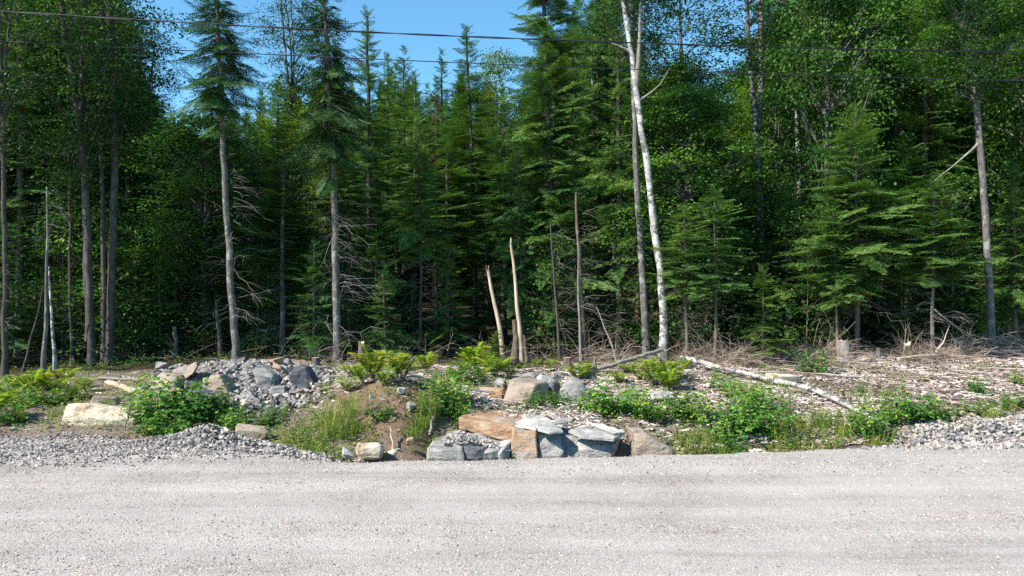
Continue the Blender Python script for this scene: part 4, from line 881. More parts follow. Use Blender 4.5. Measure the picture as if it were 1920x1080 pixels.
# ------------------------------------------------------------------ logs, stumps, sticks, brush
def log(px_pts, r, m, label, name='fallen_log', Y=None, r1=None, cat='log', k=9, lift=.0):
    pts = [(hit(q[0], q[1], 10.5) + [0, 0, r * .9] if q[2] is None else PX(q[0], q[1], q[2])) for q in px_pts]
    base = pts[0].copy(); path = np.array(pts) - base
    th = thing(name, base, label, cat)
    L = np.linalg.norm(path[-1]); n = max(8, int(L / .12)); p = smooth_path(path, n); s = np.linspace(0, 1, n)
    mb = MB(); p[1:-1] += np.random.default_rng(int(L * 1000)).normal(0, .10 * r, (n - 2, 3)) * 1.6; v, f = tube(p, (r + ((r1 or r * .7) - r) * s) * np.random.default_rng(3).uniform(.88, 1.12, n), k, rough=.08); mb.add(v, f)
    link('log_body', mb.mesh('log_body', M[m], True), th)
    for e, nm in ((0, 'cut_end'), (-1, 'cut_end')):
        ring = v[:k] if e == 0 else v[-k:]; d = nrm((p[0] - p[1]) if e == 0 else (p[-1] - p[-2])); mb = MB()
        mb.add(np.concatenate([ring + d * .003, [ring.mean(0) + d * .004]]), np.array([[i, (i + 1) % k, k] for i in range(k)])); link(nm, mb.mesh(nm, M['cutwood']), th)
    return th
log([(1085, 702, 15.6), (1150, 684, 15.9), (1200, 669, 16.3), (1242, 656, 16.7)], .05, 'deadwood', 'grey fallen log sloping up to the stump at the white birch', r1=.045)
log([(1045, 704, None), (1120, 700, None), (1180, 697, None)], .04, 'deadwood', 'thinner grey log lying under the sloping one', r1=.03)
log([(1278, 670, 17.0), (1340, 686, 16.0), (1400, 700, 14.9), (1442, 711, 14.2)], .055, 'birch', 'white birch log, the upper length running down from the birch', 'birch_log', cat='log')
log([(1440, 712, 14.1), (1490, 721, 13.7), (1522, 730, 13.35)], .055, 'birch', 'middle length of the fallen white birch above the cream block', 'birch_log')
log([(1518, 728, 13.15), (1565, 748, 12.55), (1605, 769, 11.95), (1645, 787, 11.45)], .05, 'birch', 'lower end of the fallen white birch pointing at the road', 'birch_log', r1=.035)
log([(545, 680, 17.6), (568, 682, 17.4), (588, 686, 17.2)], .10, 'bark_brown', 'short thick log lying against the left stump', 'fallen_log', r1=.10)
log([(203, 722, None), (240, 736, None), (275, 742, None)], .06, 'barewood', 'bleached crooked log behind the long cream boulder', 'fallen_log')
log([(185, 713, None), (225, 714, None), (262, 715, None)], .04, 'deadwood', 'straight pale pole in shadow beyond the bleached log', 'fallen_log')
log([(1685, 672, 16.6), (1720, 668, 16.8), (1755, 665, 17.0)], .03, 'barewood', 'pale pole lying at the foot of the right young fir', 'fallen_log')
log([(1870, 634, 18.6), (1895, 642, 18.4), (1935, 652, 18.2)], .03, 'deadwood', 'grey pole propped in the brush at the right edge', 'fallen_log')
log([(1862, 655, 18.0), (1895, 660, 17.8), (1935, 668, 17.6)], .045, 'deadwood', 'thicker grey pole on the chips at the right edge', 'fallen_log')
# root end
th = thing('root_wad', PX(1108, 702, 15.2), 'bleached forked root end lying below the sloping log', 'root')
for k, (a, b_, c) in enumerate([((0, 0, .02), (-.18, -.1, .12), (-.42, -.15, .16)), ((0, 0, .02), (.05, -.1, -.05), (.04, -.2, -.22)), ((0, 0, 0), (.1, .05, .10), (.08, 0, .24)), ((0, 0, 0), (-.12, -.1, .0), (-.25, -.3, -.12))]):
    link('root', trunk_mesh([a, b_, c], .075, .016, 'deadwood', 7, .16, 6, 'root'), th)
def stump(px, py, w_, h_, m, label, Y=None, split=False, tilt=(0, 0)):
    p = hit(px, py, 12) if Y is None else None
    if Y is None: Y = p[1]
    x = (px - 960) / F * Y; r = w_ / F * Y / 2; H = h_ / F * Y; z = CAMH - (py - 540) / F * Y
    th = thing('tree_stump', (x, Y, z - .05), label, 'stump'); k = 14
    mb = MB(); path = np.array([[0, 0, -.1], [0, 0, 0], [0, 0, H * .2], [tilt[0] * .5, 0, H * .55], [tilt[0], 0, H + .05]])
    v, f = tube(path, np.array([1.5, 1.3, 1.08, 1.0, .98]) * r, k, rough=.04); 
    if split: v[-k:, 2] += R.uniform(-.04, .05, k)
    mb.add(v, f); link('bark', mb.mesh('bark', M[m], False), th)
    mb = MB(); mb.add(np.concatenate([v[-k:] * [.99, .99, 1] + [0, 0, -.006], [[tilt[0], 0, H + .045]]]), np.array([[i, (i + 1) % k, k] for i in range(k)])); link('cut_face', mb.mesh('cut_face', M['cutwood']), th)
stump(592, 693, 15, 23, 'bark_grey', 'grey sawn stump behind the right end of the rubble pile', 17)
stump(733, 684, 11, 26, 'bark_brown', 'slim tall stump in the slash behind the dirt mound', 17.5)
stump(1064, 684, 16, 14, 'bark_brown', 'short brown stump left of the sloping log', 17.6)
stump(1246, 682, 17, 26, 'bark_grey', 'grey stump in front of the foot of the white birch', 17.2)
stump(1582, 665, 26, 25, 'deadwood', 'wide pale weathered stump on the right at the foot of the firs', 17.6, True)
stump(1647, 668, 7, 16, 'bark_grey', 'tiny thin stump right of the wide pale one', 17.6)
stump(1533, 724, 16, 14, 'bark_brown', 'small brown stump just beyond the fallen birch', 14.4, True)
stump(1707, 672, 14, 28, 'bark_brown', 'leaning ragged stump in the brush left of the right young fir', 17.3, True, (-.08, 0))
stump(678, 678, 12, 36, 'bark_brown', 'tall broken mossy stump right of the pale-trunked spruce', 18.6, True)
# ragged sticks in view
sr = random.Random(9)
STK = [('crooked grey stick standing up from the grey fallen log', [(1168, 680, 16.8), (1150, 655, 16.8), (1142, 640, 16.8)]), ('thin upright stick beyond the sloping log', [(1160, 690, 16.5), (1152, 660, 16.6), (1118, 575, 17.6)]),
 ('forked stick leaning left of the short brown stump', [(1040, 690, 16.8), (1026, 672, 16.9), (1012, 658, 17)]), ('stick lying across the grassy front of the dirt mound', [(680, 822, 10.9), (720, 802, 11.1), (758, 786, 11.4)]),
 ('thin pale stick standing in front of the dirt mound', [(738, 848, 10.35), (735, 825, 10.4), (731, 800, 10.5)]), ('pale root twig hanging over the dark hollow', [(806, 815, 10.6), (808, 795, 10.7), (812, 780, 10.8)]),
 ('dark stick on the crest of the dirt mound', [(672, 720, 13), (700, 719, 13), (722, 722, 13)]), ('dark stick right of the dirt mound crest', [(768, 716, 13.4), (785, 722, 13.3), (795, 724, 13.3)]),
 ('short dark post of wood lying low behind the mound', [(745, 702, 15), (775, 706, 14.8), (788, 710, 14.6)]), ('thin white stick in front of the long cream boulder', [(243, 768, 11.5), (236, 795, 11.4), (231, 815, 11.4)]),
 ('pale stick at the left gravel edge', [(118, 800, 11.7), (122, 812, 11.6), (132, 822, 11.4)]), ('white stick lying near the right birch end', [(1578, 835, 10.9), (1592, 845, 10.7), (1600, 850, 10.6)]),
 ('upright twig in the chips on the right', [(1749, 700, 15.6), (1748, 685, 15.6), (1750, 670, 15.6)]), ('stick leaning on the right young fir trunk', [(1752, 580, 17.4), (1790, 612, 17.2), (1835, 645, 17.4)]),
 ('curved stick right of the right young fir', [(1755, 660, 17.3), (1770, 640, 17.2), (1780, 610, 17.3)]), ('dark forked branch at the far right on the chips', [(1845, 668, 17), (1858, 655, 17.2), (1872, 650, 17.2)])]
for lab, q in STK:
    p = [PX(*a) for a in q]; th = thing('stick', p[0], lab, 'stick'); p = np.array(p) - p[0]
    link('stick_body', trunk_mesh(p, .016, .007, sr.choice(['deadwood', 'deadwood', 'twig', 'barewood']), 5, .1, 7, 'stick_body'), th)
    d = p[-1] * .6; link('side_twig', trunk_mesh([d, d + [sr.uniform(-.12, .12), 0, .1], d + [sr.uniform(-.2, .2), sr.uniform(-.1, .1), .2]], .007, .003, 'twig', 4, .1, 4, 'side_twig'), th)
# dead brush thickets
rg = np.random.default_rng(91)
def brush(regs, m, name):
    mb = MB()
    for (p0, p1, y0, y1, n, Lm, up) in regs:
        for k in range(n):
            y = rg.uniform(y0, y1); px = rg.uniform(p0, p1); x = (px - 960) / F * y; L = Lm * rg.uniform(.3, 1.2)
            d = rg.normal(0, 1, 3); d[2] = abs(d[2]) * up * .55 + .03; d /= np.linalg.norm(d); b0 = np.array([x, y, float(T(x, y, False)) + rg.uniform(-.05, .25) * Lm])
            s = np.linspace(0, 1, 5)[:, None]; p = b0 + d * s * L + np.array([0, 0, -.45 * L * rg.uniform(0, 1)]) * s ** 2 + rg.normal(0, .03 * L, (5, 3)) * s
            r = rg.uniform(.0025, .0075); v, f = tube(p, np.linspace(r, r * .3, 5), 3); mb.add(v, f)
            for q in range(3):
                j = rg.integers(1, 4); dd = nrm(d + rg.normal(0, .7, 3)); v, f = tube([p[j], p[j] + dd * L * .15, p[j] + dd * L * .32 + [0, 0, -.04]], [r * .5, r * .35, r * .15], 3); mb.add(v, f)
    link(name, mb.mesh(name, M[m]), kind='stuff')
brush([(1255, 1330, 17, 18.6, 120, 1.0, 1.2), (1330, 1420, 16.6, 18.4, 230, 1.1, 1.0), (1400, 1520, 16.4, 18.2, 260, .8, .8), (1510, 1600, 16.8, 18.4, 150, 1.1, .9), (1690, 1800, 16.8, 18.4, 320, .95, .8), (1780, 1960, 17.6, 19.4, 330, 1.1, .8), (600, 780, 17, 19, 170, .7, .7), (1090, 1250, 16.8, 18.6, 120, 1.1, .7), (20, 640, 19, 22, 160, 1.2, 1.2), (640, 1200, 19, 22, 200, 1.2, 1.2)], 'brush', 'dead_brush')
# wood chips and slash
mb = MB(); 
def chips(n, p0, p1, y0, y1, Lm, dens=lambda x, y: 1, zlift=.02, zf=None):
    x, y = pxrand(n, p0, p1, y0, y1); k = rg.uniform(0, 1, n) < dens(x, y); x, y = x[k], y[k]; n = len(x)
    z = (zf or T)(x, y) + rg.uniform(0, zlift, n); a = rg.uniform(0, 6.283, n); D = nrm(np.stack([np.cos(a), np.sin(a), rg.normal(0, .18, n)], 1))
    S = nrm(np.cross(D, nrm(np.array([0, 0, 1.]) + rg.normal(0, .35, (n, 3))))); L = Lm * rg.uniform(.3, 1, n) ** 1.6 * 2; Wd = np.minimum(L * rg.uniform(.1, .4, n), .06)
    P = np.stack([x, y, z], 1); tn = np.clip(rg.uniform(0, 1, n) + 1.3 * fbm(x * 1.3, y * 1.3, 151, 3), 0, 1); U = np.cross(S, D); h = (Wd * .35)[:, None]
    a_, b_, c_, d_ = P - D * (L / 2)[:, None], P + S * (Wd / 2)[:, None], P + D * (L / 2)[:, None], P - S * (Wd / 2)[:, None]
    q = (L / 2)[:, None] * .8
    v = np.stack([P - D * q - S * (Wd / 2)[:, None], P + D * q - S * (Wd * .4)[:, None], P + D * (L / 2)[:, None] + U * h, P - D * (L / 2)[:, None] + U * h, P - D * q + S * (Wd * .4)[:, None], P + D * q + S * (Wd / 2)[:, None]], 1).reshape(-1, 3)
    b0 = np.arange(n) * 6; f = np.concatenate([np.stack([b0, b0 + 1, b0 + 2, b0 + 3], 1), np.stack([b0 + 3, b0 + 2, b0 + 5, b0 + 4], 1)])
    mb.add(v, f, np.repeat(tn, 6))
pile = lambda x, y: np.where((960 + F * x / y > 300) & (960 + F * x / y < 600) & (y > 12.3) & (y < 15.8), 0.02, 1)
chips(34000, 1480, 2200, 11.6, 19.3, .075, lambda x, y: .9)
chips(19000, 1130, 1520, 11.6, 18.5, .075, lambda x, y: .8)
chips(9000, 560, 1150, 12.2, 18.5, .10, lambda x, y: .75 * (1 - .8 * dirtmask(x, y)))
chips(3500, -250, 640, 11.6, 17.5, .09, lambda x, y: .6 * pile(x, y))
chips(2200, 870, 1190, 10.7, 12.3, .045, lambda x, y: .95, .10)
ledz = lambda x, y: np.interp(y, [10.6, 11.5], [.19, .27]) + .02 * vnoise(x * 9, y * 9)
chips(420, 1035, 1130, 10.65, 11.5, .05, lambda x, y: .9, .03, ledz)
chips(160, 930, 1040, 11.2, 11.6, .04, lambda x, y: .9, .02, ledz)
chips(1200, 1200, 1700, 10.4, 11.8, .10)
chips(250, 600, 880, 10.2, 12.2, .06)
link('wood_chips', mb.mesh('wood_chips', M['chips']), kind='stuff')
mb = MB()
for k in range(480):
    px = rg.choice([rg.uniform(1450, 2050), rg.uniform(1150, 1500), rg.uniform(580, 1100), rg.uniform(580, 800)], p=[.4, .25, .2, .15]); y = rg.uniform(12, 18.8)
    x = (px - 960) / F * y; L = rg.uniform(.25, 1.1); a = rg.uniform(0, 6.28); s = np.linspace(-.5, .5, 5)
    xx = x + math.cos(a) * s * L + rg.normal(0, .02, 5); yy = y + math.sin(a) * s * L; zz = T(xx, yy) + .03 + abs(rg.normal(0, .03)); zz = zz * .4 + zz.max() * .6 if True else zz
    r = rg.uniform(.006, .02); v, f = tube(np.stack([xx, yy, zz], 1), np.linspace(r, r * .5, 5), 5); mb.add(v, f, rg.uniform(0, .75))
link('slash_sticks', mb.mesh('slash_sticks', M['chips']), kind='stuff')

# ------------------------------------------------------------------ low plants
def pl_bush(seed, H=.68, Rd=.62, n=20, leaf=.075, trip=11):
    rg = np.random.default_rng(seed); fo, st = MB(), MB()
    for k in range(n):
        az = rg.uniform(0, 6.28); rad = Rd * rg.uniform(.1, 1) ** .6; h = H * (1 - .35 * (rad / Rd) ** 2) * rg.uniform(.45, 1.25)
        p = smooth_path([[math.cos(az) * rad * .3, math.sin(az) * rad * .3, -.05], [math.cos(az) * rad * .6, math.sin(az) * rad * .6, h * .65], [math.cos(az) * rad, math.sin(az) * rad, h]], 7)
        v, f = tube(p, np.linspace(.006, .002, 7), 3); st.add(v, f)
        for q in range(trip):
            u = rg.uniform(.15, 1); c = np.array([np.interp(u * 6, np.arange(7), p[:, i]) for i in range(3)]); a = rg.uniform(0, 6.28)
            d0 = np.array([math.cos(a), math.sin(a), rg.uniform(-.1, .5)]); e = c + d0 * rg.uniform(.04, .12); tn = rg.uniform(.2, .8) + .15 * u; L0 = leaf * rg.uniform(.7, 1.3)
            for da, l_ in ((0, 1.15), (1.15, .9), (-1.15, .9)):
                d = nrm(np.array([math.cos(a + da), math.sin(a + da), rg.uniform(-.7, .05)])); up = nrm(np.array([0, 0, 1.]) + rg.normal(0, .35, 3)); s_ = nrm(np.cross(d, up))
                v, f = elems(e[None], d[None], s_[None], [L0 * l_], [L0 * l_ * .75], .42); v[[1, 3], 2] += .008; fo.add(v, f, min(1, tn + rg.normal(0, .06)))
    return fo, st
def pl_fern(seed, L=.5, n=11):
    rg = np.random.default_rng(seed); fo, st = MB(), MB()
    for k in range(n):
        az = k * 6.28 / n + rg.normal(0, .25); l = L * rg.uniform(.7, 1.1); lean = rg.uniform(.25, .75); s = np.linspace(0, 1, 9)
        rd = l * lean * (s ** 1.3); z = l * (1.15 * s - .45 * s ** 3) * (1.2 - .5 * lean); p = np.stack([np.cos(az) * rd, np.sin(az) * rd, z], 1)
        v, f = tube(p, np.linspace(.004, .0015, 9), 3); st.add(v, f); tn = rg.uniform(.1, .85)
        for u in np.linspace(.22, .99, 17):
            c = np.array([np.interp(u * 8, np.arange(9), p[:, i]) for i in range(3)]); t = nrm(p[min(8, int(u * 8) + 1)] - p[int(u * 8) - 1 if int(u * 8) else 0]); sd = nrm(np.cross(t, [0, 0, 1.]))
            pl = l * .34 * math.sin(math.pi * min(1, .15 + .87 * u)) ** .8 + .01
            for q in (-1, 1):
                d = nrm(sd * q + t * .45 + [0, 0, -.12 + rg.normal(0, .08)]); w_ = nrm(np.cross(d, [0, 0, 1.]) + [0, 0, rg.normal(0, .2)]); v, f = elems(c[None], d[None], w_[None], [pl], [.028 * l / .5], .35); fo.add(v, f, np.clip(tn + rg.normal(0, .06), 0, 1))
    return fo, st
def pl_weed(seed, H=.6, n=12, leaf=.09, wid=.22, spread=.22, nl=22):
    rg = np.random.default_rng(seed); fo, st = MB(), MB()
    for k in range(n):
        az = rg.uniform(0, 6.28); rad = spread * rg.uniform(0, 1); h = H * rg.uniform(.6, 1.1); p = smooth_path([[math.cos(az) * rad, math.sin(az) * rad, -.03], [math.cos(az) * rad * 1.2, math.sin(az) * rad * 1.2, h * .5], [math.cos(az) * (rad * 1.5 + .05), math.sin(az) * (rad * 1.5 + .05), h]], 6)
        v, f = tube(p, np.linspace(.004, .0015, 6), 3); st.add(v, f); m_ = int(nl * rg.uniform(.7, 1.2)); u = rg.uniform(.08, 1, m_)
        c = np.stack([np.interp(u * 5, np.arange(6), p[:, i]) for i in range(3)], 1); a = rg.uniform(0, 6.28, m_); d = nrm(np.stack([np.cos(a), np.sin(a), rg.uniform(-.2, .7, m_)], 1)); s_ = nrm(np.cross(d, nrm(np.array([0, 0, 1.]) + rg.normal(0, .3, (m_, 3)))))
        L = leaf * (1.2 - .7 * u) * rg.uniform(.8, 1.2, m_); v, f = elems(c, d, s_, L, L * wid, .4); fo.add(v, f, np.repeat(np.clip(rg.uniform(.2, .8) + rg.normal(0, .1, m_), 0, 1), 4))
    return fo, st
def pl_grass(seed, H=.45, n=120, spread=.2, w_=.006):
    rg = np.random.default_rng(seed); fo = MB(); az = rg.uniform(0, 6.28, n); r = spread * rg.uniform(0, 1, n) ** .7; h = H * rg.uniform(.4, 1.1, n); b = np.stack([np.cos(az) * r, np.sin(az) * r, np.full(n, -.02)], 1)
    a2 = az + rg.normal(0, .8, n); d = np.stack([np.cos(a2), np.sin(a2), np.zeros(n)], 1); ln = rg.uniform(.1, .7, n)[:, None] * h[:, None]; s_ = np.stack([-np.sin(a2), np.cos(a2), np.zeros(n)], 1) * w_
    m1 = b + d * ln * .3 + np.array([0, 0, 1]) * (h * .6)[:, None]; t = b + d * ln + np.array([0, 0, 1]) * (h * .95)[:, None]
    v = np.stack([b - s_, b + s_, m1 + s_ * .8, m1 - s_ * .8, t], 1).reshape(-1, 3); b0 = np.arange(n) * 5; tt_ = np.repeat(np.clip(rg.uniform(0, 1, n), 0, 1), 5)
    fo.add(v, np.stack([b0, b0 + 1, b0 + 2, b0 + 3], 1), tt_); fo.add(v, np.stack([b0 + 3, b0 + 2, b0 + 4], 1), tt_); return fo
PLANT = {}
for key, fn, args, m_ in [('bush', pl_bush, [(1,), (2, .6, .55, 18), (3, .78, .72, 28)], 'raspberry'), ('fern', pl_fern, [(4,), (5, .42, 9), (6, .6, 12)], 'fern'), ('weed', pl_weed, [(7,), (8, .45, 10), (9, .8, 9, .1, .2, .15, 26)], 'weed'),
                          ('broad', pl_weed, [(10, .3, 16, .13, .75, .25, 9), (11, .4, 14, .10, .6, .22, 10)], 'raspberry'), ('yellowweed', pl_weed, [(12, .4, 16, .06, .35, .28, 26), (13, .5, 14, .07, .3, .25, 26)], 'grass')]:
    PLANT[key] = []
    for a in args: fo, st = fn(*a); PLANT[key].append((fo.mesh('foliage', M[m_]), st.mesh('stems', M['stem'])))
PLANT['grass'] = [(pl_grass(14).mesh('blades', M['grass']), None), (pl_grass(15, .3, 110, .25).mesh('blades', M['grass']), None)]
NM = {'bush': ('raspberry_bush', 'bush'), 'fern': ('fern', 'fern'), 'weed': ('leafy_weed', 'plant'), 'broad': ('broadleaf_plant', 'plant'), 'yellowweed': ('goldenrod', 'plant'), 'grass': ('grass_tuft', 'grass')}
pr = random.Random(5)
def plant(key, px, py, s, label, group=None, Y=None):
    if Y is None: p = hit(px, py, 10.0, 22); 
    else: p = ground((px - 960) / F * Y, Y)
    nm, cat = NM[key]; s *= {'fern': 1.22, 'yellowweed': 1.2, 'weed': 1.1}.get(key, 1); th = thing(nm, p - [0, 0, .01], label, cat, group, pr.uniform(0, 6.28)); fo, st = pr.choice(PLANT[key])
    link('foliage', fo, th, scale=(s, s, s * pr.uniform(.9, 1.1)))
    if st: link('stems', st, th, scale=(s, s, s))
    return th
def patch(key, lst, label, group):
    for q in lst: plant(key, q[0], q[1], q[2], label, group, q[3] if len(q) > 3 else None)
patch('bush', [(284, 812, .7, 11.7), (302, 806, .95, 11.9), (335, 800, 1.05, 12.0), (372, 796, .95, 12.0), (318, 815, .7, 11.4), (400, 790, .7, 12.0), (278, 824, .4, 11.4)], 'dark green raspberry bush in the big clump in front of the rubble pile', 'raspberry bushes before the rubble pile')
patch('bush', [(1122, 800, .65, 11.7), (1155, 795, .85, 11.8), (1188, 800, .8, 11.7), (1215, 806, .7, 11.5), (1105, 782, .5, 12.0)], 'dark green bush in the clump behind the right end of the ledge', 'bushes behind the ledge')
patch('bush', [(1375, 815, .75, 11.2), (1405, 812, .9, 11.3), (1445, 815, .8, 11.2), (1385, 842, .55, 10.7), (1350, 825, .55, 11), (1400, 770, .6, 12), (1430, 785, .65, 11.8)], 'bright green bush in the big clump right of the ledge at the roadside', 'bushes right of the ledge')
patch('bush', [(1660, 795, .7, 11.7), (1695, 790, .85, 11.8), (1725, 790, .7, 11.8), (1615, 815, .65, 11.3), (1640, 822, .5, 11.1)], 'green bush in the clump behind the right gravel bank', 'bushes behind the right gravel bank')
plant('bush', 1000, 775, .36, 'small bush at the foot of the largest tan boulder', Y=12.1); plant('bush', 1048, 778, .42, 'small bush under the broad grey boulder', Y=12.1); plant('bush', 1025, 772, .33, 'smallest bush in the gap between the two large boulders', Y=12.2)
plant('bush', 1270, 800, .75, 'bush right of the flat white slab', Y=11.7); plant('bush', 1300, 808, .7, 'low bush left of the big roadside clump', Y=11.5)
patch('bush', [(840, 795, .75, 11.5), (860, 780, .7, 11.8), (825, 760, .6, 12.3), (858, 815, .55, 11.2)], 'green bush on the right shoulder of the dirt mound', 'bushes right of the dirt mound')
plant('bush', 1527, 702, .75, 'round green bush on the chips beyond the fallen birch'); plant('bush', 1825, 738, .6, 'round green bush alone on the wood chips at right'); plant('bush', 1913, 722, .4, 'small dark bush at the right edge on the chips')
plant('bush', 470, 800, .55, 'small bush above the flat tan rock', Y=11.6); plant('bush', 440, 800, .5, 'small bush right of the big raspberry clump', Y=11.7); plant('bush', 500, 790, .45, 'low bush between the rubble and the yellow weeds', Y=11.9)
patch('bush', [(10, 800, .6, 12), (40, 775, .6, 13), (90, 770, .55, 13.2), (5, 760, .6, 13.6), (125, 760, .5, 13.6)], 'green bush in the weedy patch at the far left', 'bushes at the far left')
plant('bush', 1352, 742, .5, 'green bush below the upper length of the fallen birch', Y=13.6); plant('bush', 1380, 762, .6, 'green bush right below the fallen birch one', Y=12.9)
plant('bush', 875, 718, .6, 'dark green bush left of the yellow ferns'); plant('bush', 850, 712, .6, 'leafy bush at the left end of the ferns')
patch('fern', [(905, 715, .95), (925, 708, 1.1), (892, 700, 1.1), (940, 700, .9), (912, 690, 1.1), (880, 695, .9), (955, 712, .8), (870, 700, .8)], 'yellow-green fern in the clump before the broken snags', 'ferns before the broken snags')
patch('fern', [(680, 722, .9), (700, 715, 1.0), (718, 725, .85), (665, 715, .8), (755, 715, .9), (745, 708, .8), (648, 735, .7), (610, 742, .6), (800, 700, .8), (775, 700, .7)], 'light green fern in the slash behind the dirt mound', 'ferns behind the dirt mound')
patch('fern', [(1180, 705, .7), (1200, 715, .75), (1225, 725, .8), (1248, 720, .9), (1270, 710, .9), (1255, 735, .8), (1085, 715, .75), (1095, 708, .65), (1215, 700, .7), (1285, 695, .7), (1160, 720, .6), (1240, 700, .7), (1005, 690, .6), (1030, 692, .55), (980, 688, .5)], 'yellow fern scattered below the sloping log and the birch', 'ferns below the birch')
patch('fern', [(20, 760, .95), (60, 748, .9), (100, 745, .9), (140, 748, .8), (-10, 785, .9), (30, 735, .8), (80, 730, .8), (160, 735, .7), (120, 725, .8), (200, 770, .5)], 'yellowing fern in the sunny strip at the far left', 'ferns at the far left')
patch('yellowweed', [(575, 830, .8, 10.6), (600, 825, .8, 10.7), (560, 815, .7, 11), (640, 825, .7, 10.7), (620, 845, .6, 10.2), (540, 820, .6, 10.9), (590, 800, .8, 11.3), (610, 785, .8, 11.5), (60, 760, .7), (110, 755, .7), (150, 752, .7)], 'yellow-green weed left of the dirt mound and in the left strip', 'yellow-green weeds on the left')
patch('yellowweed', [(1300, 835, .7, 10.7), (1330, 838, .8, 10.6), (1480, 828, .8, 10.9), (1500, 835, .8, 10.7), (1465, 840, .7, 10.6), (1270, 832, .6, 10.8), (1540, 825, .7, 11), (1645, 838, .6, 10.8), (1875, 785, .6), (1900, 775, .6), (1850, 775, .5)], 'yellow-green weed along the roadside right of the ledge', 'yellow-green weeds on the right')
patch('grass', [(770, 815, .6, 10.7), (650, 815, .6, 10.7), (690, 830, .5, 10.5), (625, 815, .9, 10.8), (810, 815, .8, 10.7), (790, 760, .6), (655, 760, .7), (1290, 820, .7, 11), (1330, 815, .8, 11), (1350, 840, .7, 10.6), (1460, 820, .8, 11.1), (1500, 815, .7, 11.3), (1540, 800, .7), (1580, 820, .7, 11.2), (1600, 790, .6), (1670, 815, .6, 11.2), (1750, 780, .6), (1860, 790, .6), (30, 790, .7), (110, 780, .7), (160, 770, .6)], 'tuft of mixed grass among weeds on the bank', 'mixed grass tufts')
patch('broad', [(1785, 782, .8), (1820, 778, .8), (1760, 790, .7), (1870, 768, .9), (1895, 766, .9), (1920, 770, .9), (730, 780, .5), (715, 788, .5), (1845, 782, .5)], 'low broad-leaved plant near the right gravel bank and on the mound', 'broad-leaved plants')
patch('weed', [(820, 790, .8), (800, 800, .8), (850, 765, .8), (790, 770, .7), (815, 745, .8), (1520, 800, .6), (1490, 785, .6), (1560, 800, .55), (1480, 790, .8), (1620, 780, .8), (1650, 765, .9), (1690, 770, .8), (1420, 760, .9), (1340, 715, .8), (1610, 735, .5), (690, 775, .5), (660, 800, .6), (510, 800, .7), (530, 780, .6), (1240, 790, .7)], 'thin-stemmed green weed in the cleared verge', 'thin-stemmed weeds')
plant('weed', 1421, 842, .28, 'single tiny sprout in the dark gap of the ledge', Y=10.35)
patch('grass', [(430, 690, 1.0, 16.5), (415, 692, 1, 16.6), (790, 790, .8, 11), (680, 815, .7, 10.8), (660, 780, .6), (1310, 845, .7, 10.5), (1280, 840, .7, 10.5), (1490, 845, .6, 10.5), (1560, 838, .6), (1640, 840, .5), (590, 845, .6, 10.3), (800, 780, .8, 11.2), (780, 800, .7, 10.9), (640, 790, .7), (620, 800, .7), (1450, 835, .7, 10.7), (830, 830, .6, 10.7), (1230, 830, .5, 10.8), (1345, 843, .6, 10.5), (1520, 842, .6, 10.6)], 'tuft of thin green grass on the verge', 'grass tufts on the verge')
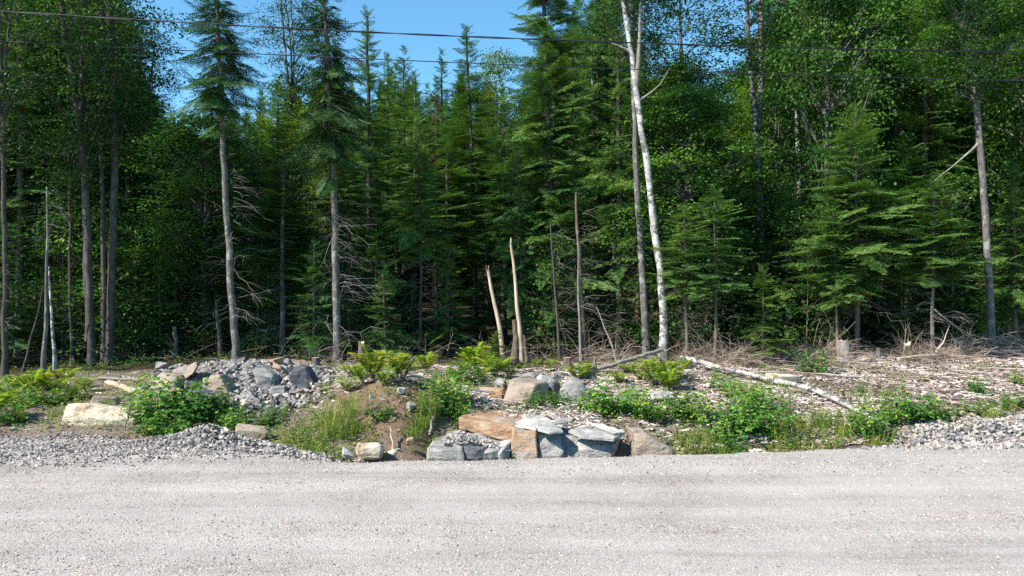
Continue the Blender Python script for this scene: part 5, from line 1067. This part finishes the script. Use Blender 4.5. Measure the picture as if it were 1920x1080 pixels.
# ground cover in the clearing and under the trees
def cover(n, p0, p1, y0, y1, dens, L, m_, name, H=.12):
    x, y = pxrand(n, p0, p1, y0, y1); k = rg.uniform(0, 1, n) < dens(x, y); x, y = x[k], y[k]; n = len(x); mb = MB(); base = np.stack([x, y, T(x, y)], 1); q = 7
    P = np.repeat(base, q, 0) + rg.normal(0, 1, (n * q, 3)) * [.07, .07, 0]; P[:, 2] += np.abs(rg.normal(0, H, n * q)) * .7 + .01
    a = rg.uniform(0, 6.28, n * q); D = nrm(np.stack([np.cos(a), np.sin(a), rg.uniform(-.2, .5, n * q)], 1)); S = nrm(np.cross(D, nrm(np.array([0, 0, 1.]) + rg.normal(0, .4, (n * q, 3))))); l = L * rg.uniform(.5, 1.3, n * q)
    v, f = elems(P, D, S, l, l * rg.uniform(.3, .8, n * q)); mb.add(v, f, np.repeat(np.clip(np.repeat(rg.uniform(.1, 1, n), q) + rg.normal(0, .1, n * q), 0, 1), 4)); link(name, mb.mesh(name, M[m_]), kind='stuff')
d1 = lambda x, y: np.clip(.10 + 2.2 * fbm(x * .8, y * .8, 111) + np.interp(960 + F * x / y, [200, 560, 700, 900, 1400, 1550, 1700], [.5, .25, .12, .3, .25, .02, -.12]) + .35 * (y < 11.6), 0, 1) * np.clip((y - edgeY(x) - .1) / .3, 0, 1) * pile(x, y)
cover(15000, -250, 2150, 10.1, 18.5, d1, .05, 'coarse', 'ground_cover', .09)
d2 = lambda x, y: np.clip(.5 + 1.5 * fbm(x * .5, y * .5, 121), 0, 1) * np.interp(960 + F * x / y, [0, 600, 700, 1200, 1900], [1, .8, .4, .5, .3])
cover(8000, -250, 2150, 17.8, 24, d2, .08, 'leafdark', 'forest_undergrowth', .16)

# ------------------------------------------------------------------ overhead wires
def wire(pix, Y, label, strands, r, hr, pitch):
    pp = np.array(pix, float); X_ = (pp[:, 0] - 960) / F * Y; Z_ = CAMH - (pp[:, 1] - 540) / F * Y; cf = np.polyfit(X_, Z_, 2)
    xs_ = np.arange(-26, 26, .08); zs = np.polyval(cf, xs_); th = thing('overhead_cable', (0, Y, float(np.polyval(cf, 0))), label, 'cable'); 
    for k in range(strands):
        ph = xs_ / pitch * 6.283 + k * 6.283 / strands + .8 * np.sin(xs_ * .7)
        p = np.stack([xs_, hr * np.cos(ph), zs - th.location.z + hr * np.sin(ph)], 1); v, f = tube(p, r, 5); mb = MB(); mb.add(v, f); link('strand', mb.mesh('strand', M['wire'], True), th)
m, n, b = mat('black_cable', .5, .4); b.inputs['Base Color'].default_value = (.012, .012, .015, 1); M['wire'] = m
wire([(0, 22), (270, 37), (640, 57), (960, 72), (1380, 88), (1920, 97)], 10.2, 'upper thick twisted black cable crossing the whole sky', 2, .0065, .007, 1.9)
wire([(0, 77), (640, 108), (960, 122), (1500, 140), (1920, 152)], 10.4, 'lower thin black cable crossing below the twisted one', 1, .0065, 0, 3)
